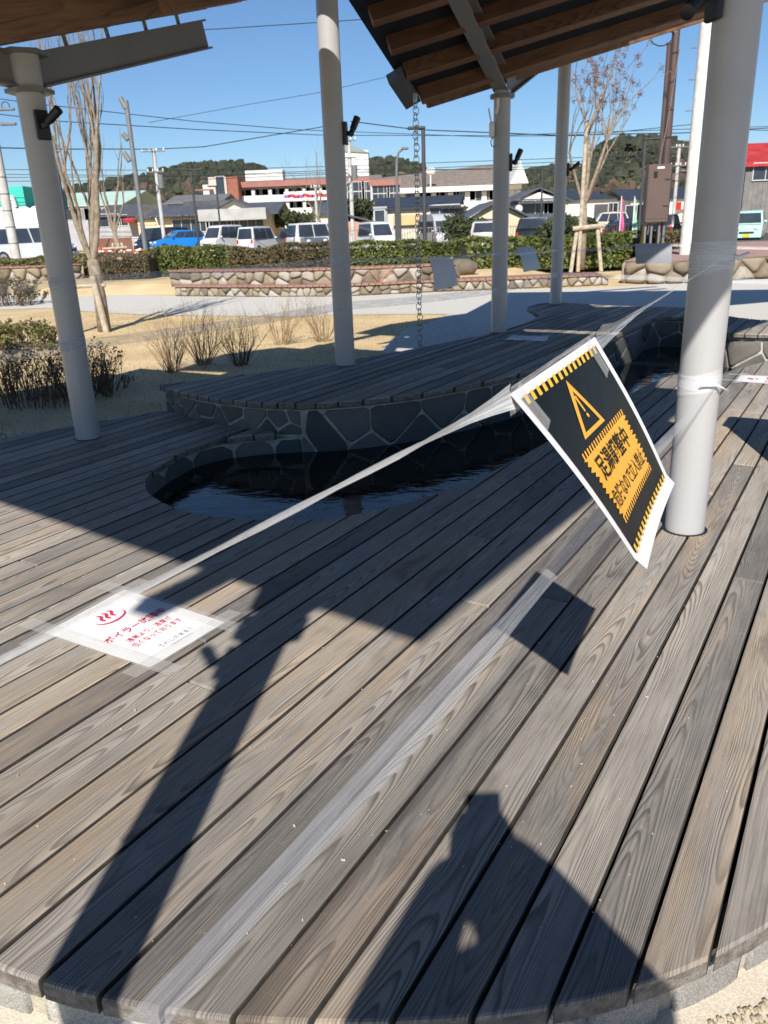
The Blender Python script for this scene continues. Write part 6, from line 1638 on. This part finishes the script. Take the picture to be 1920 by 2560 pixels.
# ---------------------------------------------------------------- fences, barriers
def fence(lab, p0, p1, Y0, Y1, z0, h, step, m, name='fence', rail=.05, bar=.018):
    a, b = W(p0, 520, Y0), W(p1, 520, Y1); a.z = b.z = z0; o = thing(name, lab, 'fence', a); d = b - a; n = int(d.length / step); me = None
    mb = MB(); mb.box((0, 0, h / 2), (bar * 2, bar * 2, h)); me = mb.mesh('upright', m)
    for i in range(min(n, 290)): q = link('upright', me, o); q.location = d * (i / n)
    for z in (h * .95, h * .15):
        mb = MB(); mb.tube([Vector((0, 0, z)), d + Vector((0, 0, z))], rail / 2, 6); mb.build('rail', m, o)
fence('white railing behind the parked dark and blue cars', 245, 420, 72, 72, .1, 1.15, .16, M_WHITE)
fence('grey railing behind the white boxy car and the silver van', 740, 1020, 57, 55, .0, 1.15, .18, mat('rail_brown', (0.25, 0.22, 0.19), .7, .1, 3))
fence('dark railing behind the staked tree by the road', 1180, 1370, 50, 50, -.1, 1.05, .14, M_LAMPD)
fence('brown railing in front of the beige house', 1020, 1130, 53, 53, -.1, 1.15, .16, MATS['rail_brown'])
c = W(247, 514, 55); o = thing('site_barrier', 'orange mesh site barrier near the dark people carrier', 'barrier', (c.x, c.y, 0))
mb = MB(); mb.bbox((0, 0, .6), (2.3, .06, 1.2), .02); mb.build('mesh_sheet', mat('barrier_orange', (0.20, 0.09, 0.055), .8, .15, 4), o)
for dx in (-1.1, 1.1): mb = MB(); mb.box((dx, .05, .6), (.06, .06, 1.4)); mb.build('post', M_LAMPG, o)
M_CONE = mat('cone_red', (0.62, 0.06, 0.03), .6, .05, 4)
for px, lab in ((213, 'red and white traffic cone left of the orange barrier'), (252, 'red and white traffic cone beside the small staked tree')):
    c = W(px, 516, 50); o = thing('traffic_cone', lab, 'traffic cone', (c.x, c.y, 0), group='traffic cones in the car park')
    mb = MB(); mb.tube([(0, 0, .04), (0, 0, .75)], [.2, .04], 14); mb.build('cone', M_CONE, o); mb = MB(); mb.tube([(0, 0, .3), (0, 0, .5)], [.145, .10], 14); mb.build('white_band', M_WHITE, o); mb = MB(); mb.bbox((0, 0, .02), (.42, .42, .04), .01); mb.build('foot', M_CONE, o)
c0_, c1_ = W(190, 514, 50), W(330, 514, 50); o = thing('barrier_bar', 'red and white striped bar resting between the traffic cones', 'barrier', (c0_.x, c0_.y, .45)); d = c1_ - c0_; nb = 14
for k in range(nb): mb = MB(); mb.tube([Vector((d.x * k / nb, 0, 0)), Vector((d.x * (k + 1) / nb, 0, 0))], .05, 8); mb.build('stripe', M_CONE if k % 2 else M_WHITE, o)
# ---------------------------------------------------------------- garden trees among the houses
M_PINE = mat('garden_pine', (0.065, 0.085, 0.03), 0.8, 0.3, 2, col2=(0.03, 0.045, 0.015), detail=8)
def bush_tree(lab, px, pt, pb, Y, w, seed, m=None):
    t_, b = W(px, pt, Y), W(px, pb, Y); h = t_.z - b.z; o = thing('tree', lab, 'tree', (b.x, Y, GRD)); z0 = b.z - GRD; rg = random.Random(seed)
    mb = MB(); mb.tube([(0, 0, 0), (.1, 0, z0 + h * .5)], [.14, .08], 8); mb.build('trunk', M_BARK, o)
    lob = [(rg.uniform(-.5, .5) * w, rg.uniform(-.4, .4) * w, z0 + h * rg.uniform(.15, .8), rg.uniform(.25, .42) * w) for _ in range(9)]
    def smp(q):
        l = lob[int(q.integers(9))]; v = q.normal(size=3); v /= np.linalg.norm(v); v *= l[3] * q.uniform(.5, 1.05); return (l[0] + v[0], l[1] + v[1], l[2] + v[2] * .7)
    leaf_cloud('crown', 2200, smp, .16, m or M_PINE, o, seed)
bush_tree('rounded dark pine in front of the school', 655, 459, 492, 78, 2.8, 1); bush_tree('clipped pine at the foot of the school wall', 612, 460, 490, 80, 2.6, 2); bush_tree('slim dark evergreen beside the navy roofed house', 782, 425, 492, 68, 2.4, 3)
bush_tree('low green shrub tree behind the silver van', 1012, 470, 520, 52, 2.2, 4); bush_tree('small shrub tree behind the slim column', 1228, 478, 520, 46, 2.4, 5)
b0 = W(690, 500, 70); tree('small leafless tree in front of the school', (b0.x, 70, GRD), 61, 2.2, [(-.4, 0, 1, 2.2, .6), (.3, 0, 1, 2.4, .6), (0, .2, 1, 2.6, .6)], .11, 3, 0, .4, 1, .25)
# ---------------------------------------------------------------- wooded hills
M_WOOD = mat('wooded_hill', (0.050, 0.058, 0.034), 0.95, 0.4, .12, col2=(0.022, 0.030, 0.020), detail=10); M_WOODB = mat('winter_wood', (0.115, 0.080, 0.055), 0.95, 0.3, .08, col2=(0.06, 0.045, 0.03), detail=10); M_SCRUB = mat('cleared_slope', (0.20, 0.155, 0.09), 0.95, 0.3, .08, col2=(0.12, 0.10, 0.05), detail=10)
def hill(name, prof, Y, depth, seed, nblob, base=505):
    P = [W(x, y, Y) for x, y in prof]; xs = [p.x for p in P]; zs = [p.z for p in P]; rg = np.random.default_rng(seed); x0, x1 = xs[0], xs[-1]; nx, ny = 60, 14; vs = []
    H = lambda x, v: GRD - 1 + (np.interp(x, xs, zs) + 1) * math.sin(math.pi * (0.04 + .92 * v) * .5 if v < .5 else math.pi / 2 * (1 - (v - .5) * .9)) ** .9
    for j in range(ny + 1):
        v = j / ny
        for i in range(nx + 1):
            x = x0 + (x1 - x0) * i / nx; zz = np.interp(x, xs, zs); f = math.sin(math.pi * min(1, v * 1.0) * .5) if v <= 1 else 1
            vs.append((x, Y - depth + depth * v, GRD - 1 + (zz - 1.5 + 1) * f))
    for i in range(nx + 1): x = x0 + (x1 - x0) * i / nx; vs.append((x, Y + depth * .5, GRD - 1))
    mb = MB(); mb.add(vs, [(j * (nx + 1) + i, j * (nx + 1) + i + 1, (j + 1) * (nx + 1) + i + 1, (j + 1) * (nx + 1) + i) for j in range(ny + 1) for i in range(nx)])
    tag(mb.build(name, M_SCRUB, None, True), kind='structure')
    r2 = random.Random(seed); mbs = {0: MB(), 1: MB()}
    for k in range(nblob):
        x = r2.uniform(x0, x1); v = r2.uniform(.05, 1.02) ** .7; zz = np.interp(x, xs, zs); z = GRD - 1 + (zz - 1.5 + 1) * math.sin(math.pi * min(1, v) * .5)
        if zz < 3: continue
        brown = (math.sin(x * .055 + seed) + r2.gauss(0, .5)) > 1.0 or (v < .45 and r2.random() < .45)
        s = Y * r2.uniform(.0028, .0072)
        c = Vector((x, Y - depth + depth * v, z + s * .15))
        for q in range(4): mbs[int(brown)].sphere(c + Vector((r2.uniform(-.6, .6) * s, r2.uniform(-.6, .2) * s, r2.uniform(-.2, .55) * s)), s * r2.uniform(.4, .8), 6, 4, (1, 1, r2.uniform(.8, 1.5)), .4, r2)
    for k, m in ((0, M_WOOD), (1, M_WOODB)):
        if mbs[k].v: tag(mbs[k].build('far_wood', m), kind='stuff')
hill('hill', [(120, 455), (190, 428), (225, 410), (262, 400), (330, 388), (358, 396), (372, 376), (425, 366), (470, 363), (505, 362), (560, 366), (590, 385), (610, 400), (700, 430)], 420, 150, 3, 2000)
hill('hill', [(500, 420), (540, 384), (560, 374), (578, 380), (600, 400), (700, 430)], 520, 80, 4, 350)
hill('hill', [(700, 430), (780, 370), (812, 355), (845, 350), (875, 356), (930, 380), (1010, 420)], 560, 120, 5, 500)
hill('hill', [(1040, 430), (1120, 382), (1160, 370), (1188, 366), (1218, 373), (1262, 356), (1280, 344), (1302, 312), (1328, 305), (1352, 304), (1375, 312), (1402, 320), (1418, 338), (1440, 345), (1475, 335), (1540, 345), (1620, 330), (1700, 340), (1800, 400)], 400, 150, 6, 2600)
# hazy air over the distance
